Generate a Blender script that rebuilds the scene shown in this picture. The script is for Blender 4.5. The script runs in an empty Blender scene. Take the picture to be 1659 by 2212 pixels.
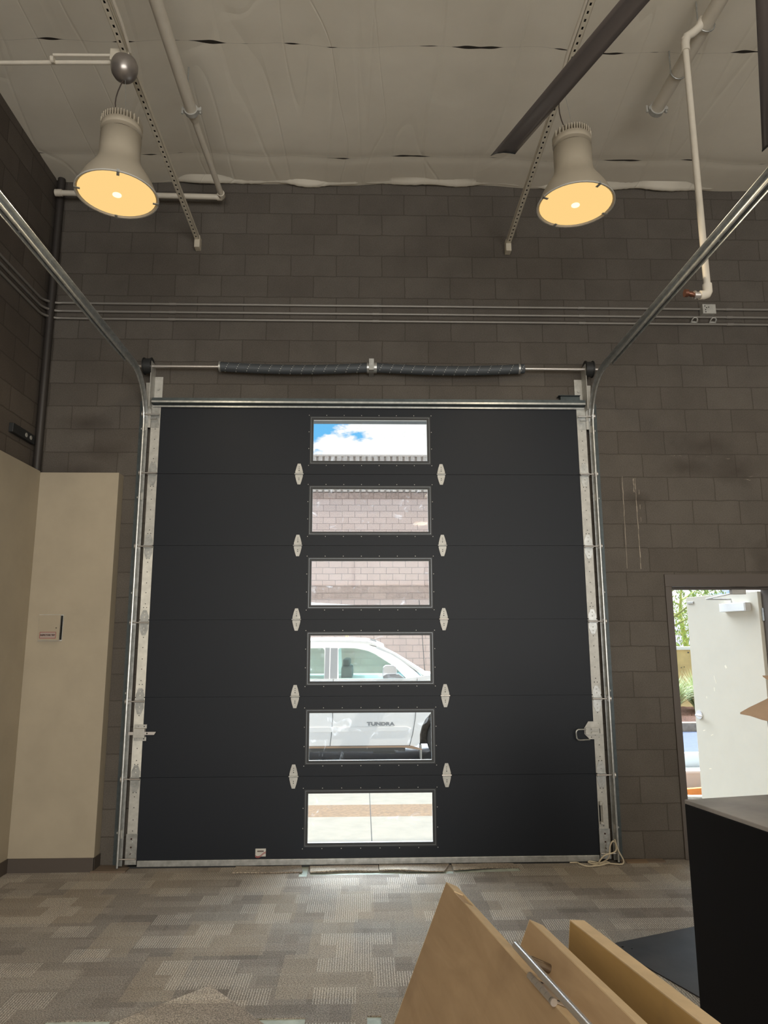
import bpy, bmesh, math, random
from mathutils import Vector, Matrix
R = math.radians
random.seed(7)
SC = bpy.context.scene
COL = SC.collection

# ------------------------------------------------------------------ camera
cam_d = bpy.data.cameras.new('camera')
cam = bpy.data.objects.new('camera', cam_d); COL.objects.link(cam)
yaw, pitch, roll = 0.028904, 0.180681, -0.00368
fw = Vector((math.sin(yaw)*math.cos(pitch), math.cos(yaw)*math.cos(pitch), math.sin(pitch)))
rt = Vector((math.cos(yaw), -math.sin(yaw), 0)); up = rt.cross(fw)
r2 = math.cos(roll)*rt + math.sin(roll)*up; u2 = -math.sin(roll)*rt + math.cos(roll)*up
mt = Matrix((r2, u2, -fw)).transposed().to_4x4(); mt.translation = Vector((-0.0549, -5.8809, 1.6982))
cam.matrix_world = mt
cam_d.sensor_fit = 'VERTICAL'; cam_d.sensor_height = 24; cam_d.lens = 24*1534/2212
cam_d.clip_start = 0.05; cam_d.clip_end = 1000
SC.camera = cam
# ------------------------------------------------------------------ exposure
SC.view_settings.view_transform = 'Standard'; SC.view_settings.look = 'None'
SC.view_settings.exposure = 0.0; SC.view_settings.gamma = 1.0; SC.view_settings.use_curve_mapping = False
# ------------------------------------------------------------------ node helpers
def nn(nt, t, **k):
    n = nt.nodes.new(t)
    for a, b in k.items(): setattr(n, a, b)
    return n
def lk(nt, a, b): nt.links.new(a, b)
def sv(nt, sock, v):
    if hasattr(v, 'is_output') or isinstance(v, bpy.types.NodeSocket): nt.links.new(v, sock)
    else: sock.default_value = v
def mth(nt, op, a, b=None, c=None, clamp=False):
    n = nn(nt, 'ShaderNodeMath', operation=op); n.use_clamp = clamp
    sv(nt, n.inputs[0], a)
    if b is not None: sv(nt, n.inputs[1], b)
    if c is not None: sv(nt, n.inputs[2], c)
    return n.outputs[0]
def mix(nt, f, a, b, mode='MIX'):
    n = nn(nt, 'ShaderNodeMix', data_type='RGBA', blend_type=mode)
    sv(nt, n.inputs[0], f)
    sv(nt, n.inputs[6], a if not isinstance(a, tuple) else (*a, 1)[:4])
    sv(nt, n.inputs[7], b if not isinstance(b, tuple) else (*b, 1)[:4])
    return n.outputs[2]
def ramp(nt, f, p0, p1, c0=(0, 0, 0, 1), c1=(1, 1, 1, 1)):
    n = nn(nt, 'ShaderNodeValToRGB'); e = n.color_ramp.elements
    e[0].position, e[1].position = p0, p1; e[0].color, e[1].color = c0, c1
    sv(nt, n.inputs[0], f); return n.outputs[0]
def noise(nt, vec, scale, detail=3, rough=.5, dist=0.0):
    n = nn(nt, 'ShaderNodeTexNoise'); n.inputs['Scale'].default_value = scale
    n.inputs['Detail'].default_value = detail; n.inputs['Roughness'].default_value = rough
    n.inputs['Distortion'].default_value = dist
    if vec is not None: lk(nt, vec, n.inputs['Vector'])
    return n.outputs['Fac']
# ------------------------------------------------------------------ sky (cloudy, extra brightness added high beyond the door to light the floor)
wd = bpy.data.worlds.new('sky'); SC.world = wd; wd.use_nodes = True
nt = wd.node_tree; nt.nodes.clear()
wo = nn(nt, 'ShaderNodeOutputWorld'); bg = nn(nt, 'ShaderNodeBackground'); tc = nn(nt, 'ShaderNodeTexCoord')
mp = nn(nt, 'ShaderNodeMapping'); lk(nt, tc.outputs['Generated'], mp.inputs[0])
mp.inputs['Scale'].default_value = (1, 1, 2.2); mp.inputs['Location'].default_value = (0.35, 0.0, 0.12)
cl = ramp(nt, noise(nt, mp.outputs[0], 7.0, 6, .55), .43, .462)
skyc = mix(nt, cl, (0.16, 0.56, 1.0), (1.08, 1.08, 1.08))
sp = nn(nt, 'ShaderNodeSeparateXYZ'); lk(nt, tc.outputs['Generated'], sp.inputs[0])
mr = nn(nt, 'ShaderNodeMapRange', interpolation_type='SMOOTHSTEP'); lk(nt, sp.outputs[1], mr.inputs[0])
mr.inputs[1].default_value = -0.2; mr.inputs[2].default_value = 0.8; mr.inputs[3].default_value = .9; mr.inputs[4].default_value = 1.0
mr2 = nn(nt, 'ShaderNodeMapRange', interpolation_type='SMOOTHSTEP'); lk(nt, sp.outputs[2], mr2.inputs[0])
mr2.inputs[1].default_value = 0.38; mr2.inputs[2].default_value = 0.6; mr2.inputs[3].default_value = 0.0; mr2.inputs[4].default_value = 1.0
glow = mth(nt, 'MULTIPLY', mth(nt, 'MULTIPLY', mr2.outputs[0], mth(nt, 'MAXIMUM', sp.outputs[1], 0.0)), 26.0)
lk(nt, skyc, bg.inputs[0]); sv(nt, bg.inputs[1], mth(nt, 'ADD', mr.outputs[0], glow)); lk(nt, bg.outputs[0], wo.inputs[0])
# ------------------------------------------------------------------ sun (high, grazing along the facade)
sd = bpy.data.lights.new('sun', 'SUN'); sun = bpy.data.objects.new('sun', sd); COL.objects.link(sun)
sd.energy = 4.2; sd.angle = R(1.0); sd.color = (1, .94, .84)
sdir = Vector((math.cos(R(60))*math.cos(R(-10)), math.cos(R(60))*math.sin(R(-10)), math.sin(R(60))))
sun.rotation_euler = sdir.to_track_quat('Z', 'Y').to_euler()
sun.location = (8, 0, 14)
# ------------------------------------------------------------------ added fill light behind the camera, tilted up to brighten the ceiling
def area(name, loc, rot, sx, sy, e, col):
    l = bpy.data.lights.new(name, 'AREA'); l.shape = 'RECTANGLE'; l.size = sx; l.size_y = sy; l.energy = e; l.color = col
    o = bpy.data.objects.new(name, l); o.location = loc; o.rotation_euler = rot; COL.objects.link(o); return o
area('fill_behind_camera', (1.5, -11.7, 2.3), (R(115), 0, 0), 7.5, 3.6, 640, (1.0, .95, .88))
LAMP_W = 26.0

# ------------------------------------------------------------------ materials
MATS = {}
def pbr(name, col, rough=.6, metal=0.0, var=0.0, vscale=8, bump=0.0, bscale=60, bdist=.002, spec=.5):
    if name in MATS: return MATS[name]
    m = bpy.data.materials.new(name); m.use_nodes = True; t = m.node_tree; b = t.nodes['Principled BSDF']
    tcn = nn(t, 'ShaderNodeTexCoord'); v = tcn.outputs['Object']
    if var > 0:
        n = noise(t, v, vscale, 5, .6)
        c = mix(t, ramp(t, n, .3, .7), tuple(x*(1-var) for x in col), tuple(min(1, x*(1+var)) for x in col))
        lk(t, c, b.inputs['Base Color'])
    else: b.inputs['Base Color'].default_value = (*col, 1)
    b.inputs['Roughness'].default_value = rough; b.inputs['Metallic'].default_value = metal
    b.inputs['Specular IOR Level'].default_value = spec
    if bump > 0:
        bn = nn(t, 'ShaderNodeBump'); bn.inputs['Strength'].default_value = bump; bn.inputs['Distance'].default_value = bdist
        lk(t, noise(t, v, bscale, 4, .6), bn.inputs['Height']); lk(t, bn.outputs[0], b.inputs['Normal'])
    MATS[name] = m; return m
def emis(name, col, s):
    m = bpy.data.materials.new(name); m.use_nodes = True; t = m.node_tree; t.nodes.clear()
    o = nn(t, 'ShaderNodeOutputMaterial'); e = nn(t, 'ShaderNodeEmission'); e.inputs[0].default_value = (*col, 1); e.inputs[1].default_value = s
    lk(t, e.outputs[0], o.inputs[0]); MATS[name] = m; return m
def glassy(name, tint, gloss=.06, smudge=0.0):
    m = bpy.data.materials.new(name); m.use_nodes = True; t = m.node_tree; t.nodes.clear()
    o = nn(t, 'ShaderNodeOutputMaterial'); tr = nn(t, 'ShaderNodeBsdfTransparent'); tr.inputs[0].default_value = (*tint, 1)
    g = nn(t, 'ShaderNodeBsdfGlossy'); g.inputs['Roughness'].default_value = .03
    mx = nn(t, 'ShaderNodeMixShader'); mx.inputs[0].default_value = gloss
    lk(t, tr.outputs[0], mx.inputs[1]); lk(t, g.outputs[0], mx.inputs[2]); out = mx.outputs[0]
    if smudge > 0:
        tcn = nn(t, 'ShaderNodeTexCoord'); d = nn(t, 'ShaderNodeBsdfTranslucent'); d.inputs[0].default_value = (.9, .9, .9, 1)
        f = mth(t, 'MULTIPLY', ramp(t, noise(t, tcn.outputs['Object'], 9, 6, .65, 1.5), .60, .78), smudge)
        m2 = nn(t, 'ShaderNodeMixShader'); lk(t, f, m2.inputs[0]); lk(t, out, m2.inputs[1]); lk(t, d.outputs[0], m2.inputs[2]); out = m2.outputs[0]
    lk(t, out, o.inputs[0]); MATS[name] = m; return m
def blocks(name, c1, c2, mort, bw, bh, ms, plane='XZ', ph=(0, 0), bump=.5, nscale=3, stain=.35, rgh=.9, fine=120, split=0.0):
    m = bpy.data.materials.new(name); m.use_nodes = True; t = m.node_tree; b = t.nodes['Principled BSDF']
    tcn = nn(t, 'ShaderNodeTexCoord'); s = nn(t, 'ShaderNodeSeparateXYZ'); lk(t, tcn.outputs['Object'], s.inputs[0])
    cx = nn(t, 'ShaderNodeCombineXYZ')
    ax = {'X': 0, 'Y': 1, 'Z': 2}
    sv(t, cx.inputs[0], mth(t, 'ADD', s.outputs[ax[plane[0]]], ph[0])); sv(t, cx.inputs[1], mth(t, 'ADD', s.outputs[ax[plane[1]]], ph[1]))
    wob = nn(t, 'ShaderNodeVectorMath', operation='ADD')
    nz = nn(t, 'ShaderNodeTexNoise'); nz.inputs['Scale'].default_value = 9; lk(t, tcn.outputs['Object'], nz.inputs['Vector'])
    sc = nn(t, 'ShaderNodeVectorMath', operation='MULTIPLY_ADD'); lk(t, nz.outputs['Color'], sc.inputs[0]); sc.inputs[1].default_value = (.014, .014, 0); sc.inputs[2].default_value = (-.007, -.007, 0)
    lk(t, cx.outputs[0], wob.inputs[0]); lk(t, sc.outputs[0], wob.inputs[1])
    br = nn(t, 'ShaderNodeTexBrick'); br.offset = .5; br.squash = 1
    lk(t, wob.outputs[0], br.inputs['Vector'])
    for k, v in (('Scale', 1.0), ('Mortar Size', ms), ('Mortar Smooth', .3), ('Bias', 0.0), ('Brick Width', bw), ('Row Height', bh)): br.inputs[k].default_value = v
    br.inputs['Color1'].default_value = (*c1, 1); br.inputs['Color2'].default_value = (*c2, 1); br.inputs['Mortar'].default_value = (*mort, 1)
    ob = tcn.outputs['Object']
    big = ramp(t, noise(t, ob, nscale, 5, .6), .35, .72)
    c = mix(t, mth(t, 'MULTIPLY', big, stain), br.outputs['Color'], tuple(x*.45 for x in c1))
    gr = noise(t, ob, fine, 3, .7)
    c = mix(t, .35, c, mix(t, ramp(t, gr, .3, .7), (0.35, .35, .35), (1.5, 1.5, 1.5)), 'MULTIPLY')
    lk(t, c, b.inputs['Base Color']); b.inputs['Roughness'].default_value = rgh; b.inputs['Specular IOR Level'].default_value = .25
    h = mth(t, 'ADD', mth(t, 'MULTIPLY', br.outputs['Fac'], -1.0), mth(t, 'MULTIPLY', gr, .35+split))
    bn = nn(t, 'ShaderNodeBump'); bn.inputs['Strength'].default_value = bump; bn.inputs['Distance'].default_value = .008
    lk(t, h, bn.inputs['Height']); lk(t, bn.outputs[0], b.inputs['Normal'])
    MATS[name] = m; return m

blk_far = blocks('painted_block_far', (.128, .114, .099), (.106, .093, .080), (.078, .067, .057), .411, .2055, .0045, 'XZ', (.10, -.009))
def stain(mat, spots, dark):
    t = mat.node_tree; b = t.nodes['Principled BSDF']; src = b.inputs['Base Color'].links[0].from_socket
    tcn = nn(t, 'ShaderNodeTexCoord'); s = nn(t, 'ShaderNodeSeparateXYZ'); lk(t, tcn.outputs['Object'], s.inputs[0]); nz = noise(t, tcn.outputs['Object'], 7, 4, .6); tot = None
    for x, z, rx_, rz_ in spots:
        dx = mth(t, 'POWER', mth(t, 'ABSOLUTE', mth(t, 'DIVIDE', mth(t, 'SUBTRACT', s.outputs[0], x), rx_)), 2.0); dz = mth(t, 'POWER', mth(t, 'ABSOLUTE', mth(t, 'DIVIDE', mth(t, 'SUBTRACT', s.outputs[2], z), rz_)), 2.0)
        f = mth(t, 'SUBTRACT', 1.35, mth(t, 'ADD', mth(t, 'SQRT', mth(t, 'ADD', dx, dz)), nz), clamp=True); tot = f if tot is None else mth(t, 'MAXIMUM', tot, f)
    lk(t, mix(t, mth(t, 'MULTIPLY', tot, .9), src, dark), b.inputs['Base Color'])
stain(blk_far, [(2.92, 3.37, .35, .14), (2.75, 3.18, .3, .12), (3.2, 3.15, .3, .2), (2.3, 2.9, .16, .1), (3.35, 2.35, .15, .25), (-2.3, 3.32, .35, .12), (-2.5, 3.1, .4, .15), (-2.45, 3.55, .3, .12)], (.06, .05, .042))
blk_left = blocks('painted_block_left', (.130, .110, .092), (.098, .081, .067), (.075, .062, .051), .411, .2055, .006, 'YZ', (.03, -.009))
out_blk = blocks('outside_block', (.78, .615, .555), (.73, .57, .51), (.30, .24, .22), .411, .2055, .007, 'XZ', (.05, .06), bump=.25, stain=.05, fine=40)
out_rough = blocks('outside_split_block', (.56, .42, .36), (.46, .34, .29), (.2, .15, .13), .411, .2055, .006, 'XZ', (.05, .06), bump=1.0, stain=.3, fine=14, split=2.0)
out_flute = pbr('outside_fluted_block', (.62, .55, .50), .9, var=.15, vscale=20)
yellow_wall = pbr('yellow_stucco', (.78, .60, .30), .9, var=.12, vscale=3, bump=.2, bscale=80)
drywall = pbr('cream_drywall', (.375, .325, .245), .75, var=.06, vscale=3, bump=.12, bscale=220, bdist=.001)
cove = pbr('cove_base_rubber', (.075, .06, .05), .6)
door_paint = pbr('black_door_skin', (.009, .012, .018), .5, spec=.28, bump=.12, bscale=500, bdist=.0006)
galv = pbr('galvanized_steel', (.46, .47, .46), .36, .7, var=.22, vscale=25, bump=.08, bscale=40, bdist=.001)
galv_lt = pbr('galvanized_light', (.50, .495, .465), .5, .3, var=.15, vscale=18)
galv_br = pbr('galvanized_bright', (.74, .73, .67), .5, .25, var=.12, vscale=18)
conduit_m = pbr('dull_conduit_steel', (.27, .255, .235), .45, .4)
galv_dk = pbr('galvanized_dark', (.07, .085, .09), .45, .6, var=.2, vscale=20)
steel = pbr('brushed_steel', (.66, .63, .61), .34, .85)
black_m = pbr('black_metal', (.03, .032, .034), .5, .3)
dark_hole = pbr('dark_hole', (.006, .006, .006), .9)
frame_alu = pbr('window_frame_metal', (.20, .22, .24), .35, .6)
frame_wh = pbr('window_lit_edge_white', (.78, .78, .76), .6)
frame_blk = pbr('window_gasket', (.02, .022, .024), .5)
white_paint = pbr('white_painted_steel', (.60, .55, .45), .5, var=.06, vscale=10)
white_pipe = pbr('white_painted_pipe', (.66, .61, .52), .5, var=.05, vscale=8)
lamp_wh = pbr('lamp_grey_white', (.42, .37, .29), .5)
fan_m = pbr('fan_bronze_grey', (.13, .115, .11), .35, .5)
wood_face = None
cab_blk = pbr('black_laminate', (.003, .003, .004), .6, spec=.18)
cab_top = pbr('grey_black_top', (.26, .245, .235), .42, var=.25, vscale=4, spec=.5)
panel_blk = pbr('black_sheet', (.022, .020, .019), .62, var=.45, vscale=5)
card = pbr('cardboard', (.30, .21, .14), .85, var=.08, vscale=12)
brown_frame = pbr('brown_door_frame', (.085, .070, .060), .5)
leaf_m = pbr('cream_door_paint', (.62, .585, .49), .5, var=.02, vscale=6)
conc = pbr('exposed_concrete', (.42, .47, .42), .8, var=.2, vscale=14)
rope_m = pbr('cotton_rope', (.62, .55, .42), .9)
brass = pbr('copper_brown', (.16, .07, .045), .4, .7)
label_red = pbr('label_red', (.32, .08, .08), .6); label_bg = pbr('label_grey', (.38, .31, .28), .7); ink = pbr('dark_ink', (.05, .02, .02), .6)
paper = pbr('sticker_white', (.55, .54, .50), .6); navy = pbr('sticker_navy', (.03, .05, .10), .6)
truck_w = pbr('truck_white_paint', (.93, .92, .90), .45, spec=.3)
tire_m = pbr('tire_rubber', (.07, .068, .065), .8, bump=.3, bscale=60); rust = pbr('rocker_brown', (.40, .27, .18), .6); trim_blk = pbr('truck_black_trim', (.10, .10, .095), .6)
seam_m = pbr('panel_gap', (.12, .12, .12), .8); pillar_m = pbr('truck_grey_pillar', (.30, .31, .32), .5); chrome = pbr('chrome', (.75, .75, .77), .28, .8)
seat_m = pbr('truck_seat_grey', (.22, .24, .24), .8)
arch_m = pbr('wheel_well_dark', (.13, .115, .10), .9, var=.5, vscale=15)
asphalt = pbr('asphalt', (.34, .345, .355), .9, var=.15, vscale=60, bump=.3, bscale=150, bdist=.004)
asphalt_b = pbr('sealed_asphalt', (.08, .105, .165), .75, var=.15, vscale=12, bump=.3, bscale=120, bdist=.003)
apron_m = pbr('apron_concrete', (.168, .150, .118), .9, var=.10, vscale=7, bump=.2, bscale=60)
band_m = pbr('apron_exposed_aggregate', (.125, .074, .035), .9, var=.35, vscale=28, bump=.5, bscale=60, bdist=.01)
curb_m = pbr('curb_concrete', (.42, .36, .29), .9, var=.2, vscale=9)
mulch_m = pbr('mulch', (.14, .07, .045), .95, var=.6, vscale=45, bump=1, bscale=40, bdist=.03)
mount_m = pbr('mountain_haze_violet', (.34, .31, .46), 1, var=.15, vscale=.1)  # violet of distant haze is put into the ridge colour
grass_m = pbr('ornamental_grass', (.50, .58, .34), .7, var=.25, vscale=20)
leafg = pbr('tree_leaves', (.30, .42, .10), .7, var=.4, vscale=6); bark = pbr('bark', (.40, .42, .14), .9, var=.3, vscale=12)
white_pl = pbr('white_plastic', (.85, .87, .87), .4); orange = pbr('orange_cloth', (.72, .25, .06), .8, var=.1, vscale=12)
pane_m = glassy('acrylic_pane', (.97, .98, .97), .008, .13)
tglass = glassy('truck_window_glass', (.66, .82, .76), .10)
wglass = glassy('windshield_glass', (.45, .75, .85), .25)
lamp_em = emis('lamp_lens_glow', (1.0, .66, .25), 1.0); led_em = emis('lamp_led_glow', (1.0, .93, .55), 1.6)

def wood_mat(nm='maple_veneer', c1=(.37, .255, .15), c2=(.47, .335, .205)):
    m = bpy.data.materials.new(nm); m.use_nodes = True; t = m.node_tree; b = t.nodes['Principled BSDF']
    tcn = nn(t, 'ShaderNodeTexCoord'); mp_ = nn(t, 'ShaderNodeMapping'); lk(t, tcn.outputs['Object'], mp_.inputs[0]); mp_.inputs['Scale'].default_value = (3, 1.2, 7)
    n1 = noise(t, mp_.outputs[0], 2.2, 5, .6, .6); n2 = noise(t, tcn.outputs['Object'], 5, 3, .5)
    c = mix(t, ramp(t, n1, .3, .75), c1, c2); c = mix(t, mth(t, 'MULTIPLY', ramp(t, n2, .56, .74), .4), c, (.22, .14, .08))
    lk(t, c, b.inputs['Base Color']); b.inputs['Roughness'].default_value = .5
    MATS[nm] = m; return m
wood_face = wood_mat()
wood_yel = wood_mat('maple_veneer_yellow', (.40, .26, .10), (.50, .33, .135))
wood_edge = pbr('maple_edge', (.60, .46, .29), .5, var=.10, vscale=14)

def carpet_mat(name, c_lo=(.118, .096, .076), c_hi=(.232, .200, .164)):
    m = bpy.data.materials.new(name); m.use_nodes = True; t = m.node_tree; b = t.nodes['Principled BSDF']
    tcn = nn(t, 'ShaderNodeTexCoord'); ob = tcn.outputs['Object']
    def brick(w, h, off, ph):
        mpn = nn(t, 'ShaderNodeMapping'); lk(t, ob, mpn.inputs[0]); mpn.inputs['Location'].default_value = (*ph, 0)
        br = nn(t, 'ShaderNodeTexBrick'); br.offset = off; lk(t, mpn.outputs[0], br.inputs['Vector'])
        for k, v in (('Scale', 1.0), ('Mortar Size', 0.0), ('Mortar Smooth', 0), ('Bias', 0.0), ('Brick Width', w), ('Row Height', h)): br.inputs[k].default_value = v
        br.inputs['Color1'].default_value = (0, 0, 0, 1); br.inputs['Color2'].default_value = (1, 1, 1, 1); br.inputs['Mortar'].default_value = (.5, .5, .5, 1)
        return br.outputs['Color']
    a = brick(.27, .10, .37, (.06, .02)); a2 = brick(.5, .25, 0.5, (.03, .2)); a3 = brick(.25, .5, .5, (.11, .07)); a4 = brick(.21, .167, .43, (.21, .12))
    s = nn(t, 'ShaderNodeSeparateXYZ'); lk(t, ob, s.inputs[0])
    base = mth(t, 'ADD', mth(t, 'MULTIPLY', a, .45), mth(t, 'ADD', mth(t, 'MULTIPLY', a2, .3), mth(t, 'MULTIPLY', a3, .25)))
    wob = mth(t, 'MULTIPLY', noise(t, ob, 60, 2), .004)
    st = mth(t, 'SINE', mth(t, 'MULTIPLY', mth(t, 'ADD', s.outputs[0], wob), 2*math.pi/.0135))
    stm = mth(t, 'MULTIPLY', ramp(t, a4, .62, .66), ramp(t, st, .1, .75))
    st2 = mth(t, 'SINE', mth(t, 'MULTIPLY', mth(t, 'ADD', s.outputs[1], wob), 2*math.pi/.012))
    stm2 = mth(t, 'MULTIPLY', mth(t, 'MULTIPLY', ramp(t, a4, .30, .26), ramp(t, st2, .1, .75)), .5)
    spk = noise(t, ob, 150, 3, .85)
    c = mix(t, ramp(t, base, .15, .85), c_lo, c_hi)
    c = mix(t, ramp(t, a3, .7, .8), c, mix(t, .5, c, (.26, .21, .15)))
    c = mix(t, mth(t, 'MULTIPLY', stm, .5), c, (.62, .57, .49)); c = mix(t, mth(t, 'MULTIPLY', stm2, .6), c, (.40, .37, .32))
    c = mix(t, .85, c, mix(t, ramp(t, spk, .40, .60), (.25, .25, .25), (2.0, 2.0, 2.0)), 'MULTIPLY')
    dust = mth(t, 'MULTIPLY', ramp(t, noise(t, ob, 5, 6, .7), .66, .78), .35)
    c = mix(t, dust, c, (.42, .40, .32))
    lk(t, c, b.inputs['Base Color']); b.inputs['Roughness'].default_value = .85; b.inputs['Specular IOR Level'].default_value = .35
    b.inputs['Sheen Weight'].default_value = .15
    bn = nn(t, 'ShaderNodeBump'); bn.inputs['Strength'].default_value = .5; bn.inputs['Distance'].default_value = .004
    lk(t, mth(t, 'ADD', spk, mth(t, 'MULTIPLY', stm, .5)), bn.inputs['Height']); lk(t, bn.outputs[0], b.inputs['Normal'])
    MATS[name] = m; return m
carpet = carpet_mat('patterned_carpet')
carpet_sunlit = carpet_mat('patterned_carpet_sunlit', (.22, .18, .14), (.42, .36, .28))  # sunlight on the strips by the door is put into this lighter colour

def ceil_mat():
    m = bpy.data.materials.new('vinyl_insulation'); m.use_nodes = True; t = m.node_tree; b = t.nodes['Principled BSDF']
    tcn = nn(t, 'ShaderNodeTexCoord'); ob = tcn.outputs['Object']; s = nn(t, 'ShaderNodeSeparateXYZ'); lk(t, ob, s.inputs[0])
    c = mix(t, ramp(t, noise(t, ob, 1.6, 5, .6), .3, .7), (.70, .655, .56), (.78, .735, .635))
    # seams across the sheet with torn dark slits, each seam of its own
    tot = None
    for i, (y0, thr, ph) in enumerate([(-1.505, .50, 0), (-.345, .52, 5), (-2.65, .52, 9), (-3.8, .52, 13)]):
        nz = noise(t, ob, 3.0+i*.4, 1, .5)
        yy = mth(t, 'ABSOLUTE', mth(t, 'ADD', mth(t, 'SUBTRACT', s.outputs[1], y0), mth(t, 'MULTIPLY', mth(t, 'SUBTRACT', noise(t, ob, 2.2, 2), .5), .05)))
        cx = nn(t, 'ShaderNodeCombineXYZ'); sv(t, cx.inputs[0], mth(t, 'ADD', s.outputs[0], ph*1.7)); gate = noise(t, cx.outputs[0], 2.1, 2, .6)
        wdt = mth(t, 'MULTIPLY', mth(t, 'MAXIMUM', mth(t, 'SUBTRACT', gate, thr), .004), .10)
        f = mth(t, 'LESS_THAN', yy, wdt); tot = f if tot is None else mth(t, 'MAXIMUM', tot, f)
    c = mix(t, tot, c, (.035, .03, .025))
    lk(t, c, b.inputs['Base Color']); b.inputs['Roughness'].default_value = .55; b.inputs['Specular IOR Level'].default_value = .3
    # long creases running with the joists plus loose diagonal wrinkles
    mp1 = nn(t, 'ShaderNodeMapping'); lk(t, ob, mp1.inputs[0]); mp1.inputs['Scale'].default_value = (1.5, .12, 1); mp1.inputs['Rotation'].default_value = (0, 0, R(6))
    n1 = noise(t, mp1.outputs[0], 1.5, 1, .5, .5); rdg = mth(t, 'ABSOLUTE', mth(t, 'SUBTRACT', n1, .5))
    mp2 = nn(t, 'ShaderNodeMapping'); lk(t, ob, mp2.inputs[0]); mp2.inputs['Scale'].default_value = (1.1, .25, 1); mp2.inputs['Rotation'].default_value = (0, 0, R(-24))
    n2 = noise(t, mp2.outputs[0], 1.4, 1, .5, .4); rd2 = mth(t, 'ABSOLUTE', mth(t, 'SUBTRACT', n2, .5))
    h = mth(t, 'ADD', mth(t, 'MINIMUM', mth(t, 'MULTIPLY', rdg, 14), .22), mth(t, 'MINIMUM', mth(t, 'MULTIPLY', rd2, 16), .18))
    h = mth(t, 'ADD', h, mth(t, 'MULTIPLY', n1, 1.0))
    bn = nn(t, 'ShaderNodeBump'); bn.inputs['Strength'].default_value = .38; bn.inputs['Distance'].default_value = .03
    lk(t, h, bn.inputs['Height']); lk(t, bn.outputs[0], b.inputs['Normal'])
    MATS['vinyl_insulation'] = m; return m
ceil_m = ceil_mat()

# ------------------------------------------------------------------ object helpers
WL = {}
class B:
    def __init__(s): s.v = []; s.f = []; s.sm = []
    def add(s, vs, fs, smooth=False):
        o = len(s.v); s.v += [Vector(v) for v in vs]; s.f += [[i+o for i in f] for f in fs]; s.sm += [smooth]*len(fs); return s
    def box(s, x0, x1, y0, y1, z0, z1, mat=None):
        vs = [Vector((x, y, z)) for z in (z0, z1) for y in (y0, y1) for x in (x0, x1)]
        if mat is not None: vs = [mat @ v for v in vs]
        return s.add(vs, [(0, 2, 3, 1), (4, 5, 7, 6), (0, 1, 5, 4), (2, 6, 7, 3), (0, 4, 6, 2), (1, 3, 7, 5)])
    def tube(s, pts, r, seg=12, caps=True, smooth=True):
        pts = [Vector(p) for p in pts]; n = len(pts); rs = r if isinstance(r, (list, tuple)) else [r]*n
        t0 = (pts[1]-pts[0]).normalized(); a = Vector((0, 0, 1)) if abs(t0.z) < .9 else Vector((1, 0, 0))
        nrm = t0.cross(a).normalized(); rings = []
        for i, p in enumerate(pts):
            t = (pts[min(i+1, n-1)]-pts[max(i-1, 0)]).normalized()
            nrm = (nrm - t*nrm.dot(t)).normalized(); bn = t.cross(nrm)
            rings.append([p+(nrm*math.cos(2*math.pi*k/seg)+bn*math.sin(2*math.pi*k/seg))*rs[i] for k in range(seg)])
        vs = [v for rg in rings for v in rg]; fs = []
        for i in range(n-1):
            for k in range(seg): fs.append((i*seg+k, i*seg+(k+1) % seg, (i+1)*seg+(k+1) % seg, (i+1)*seg+k))
        s.add(vs, fs, smooth)
        if caps: s.add(rings[0], [tuple(range(seg))[::-1]]); s.add(rings[-1], [tuple(range(seg))])
        return s
    def cyl(s, a, b, r, seg=16): return s.tube([a, b], r, seg)
    def lathe(s, prof, c, seg=40, smooth=True):
        c = Vector(c); vs = []; fs = []; n = len(prof)
        for (r, z) in prof:
            for k in range(seg): vs.append(c+Vector((r*math.cos(2*math.pi*k/seg), r*math.sin(2*math.pi*k/seg), z)))
        for i in range(n-1):
            for k in range(seg): fs.append((i*seg+k, i*seg+(k+1) % seg, (i+1)*seg+(k+1) % seg, (i+1)*seg+k))
        return s.add(vs, fs, smooth)
    def prism(s, poly, fn, t0, t1):
        """poly of 2D points, fn(u, v, t) -> 3D; extruded between t0 and t1"""
        n = len(poly); vs = [fn(u, v, t0) for u, v in poly]+[fn(u, v, t1) for u, v in poly]
        return s.add(vs, [tuple(range(n))[::-1], tuple(range(n, 2*n))]+[(i, (i+1) % n, n+(i+1) % n, n+i) for i in range(n)])
    def mesh(s, src, fn):
        return s.add([fn(v.co) for v in src.vertices], [tuple(p.vertices) for p in src.polygons])
    def build(s, name, mat, parent=None, bev=0.0, origin=None, fix=True):
        me = bpy.data.meshes.new(name)
        if parent is not None: off = WL[parent]
        elif origin is not None: off = Vector(origin)
        else:
            xs = [v.x for v in s.v]; ys = [v.y for v in s.v]; zs = [v.z for v in s.v]
            off = Vector(((min(xs)+max(xs))/2, (min(ys)+max(ys))/2, min(zs)))
        me.from_pydata([v-off for v in s.v], [], s.f)
        for p, k in zip(me.polygons, s.sm): p.use_smooth = k
        if fix:
            bm = bmesh.new(); bm.from_mesh(me); bmesh.ops.recalc_face_normals(bm, faces=bm.faces); bm.to_mesh(me); bm.free()
        me.materials.append(mat)
        o = bpy.data.objects.new(name, me); COL.objects.link(o)
        if parent is not None: o.parent = parent; WL[o] = off.copy()
        else: o.location = off; WL[o] = off.copy()
        if bev > 0:
            md = o.modifiers.new('bevel', 'BEVEL'); md.width = bev; md.segments = 2; md.limit_method = 'ANGLE'; md.angle_limit = R(40)
        return o
def tag(o, label=None, cat=None, group=None, kind=None):
    if label: o['label'] = label
    if cat: o['category'] = cat
    if group: o['group'] = group
    if kind: o['kind'] = kind
    return o
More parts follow.
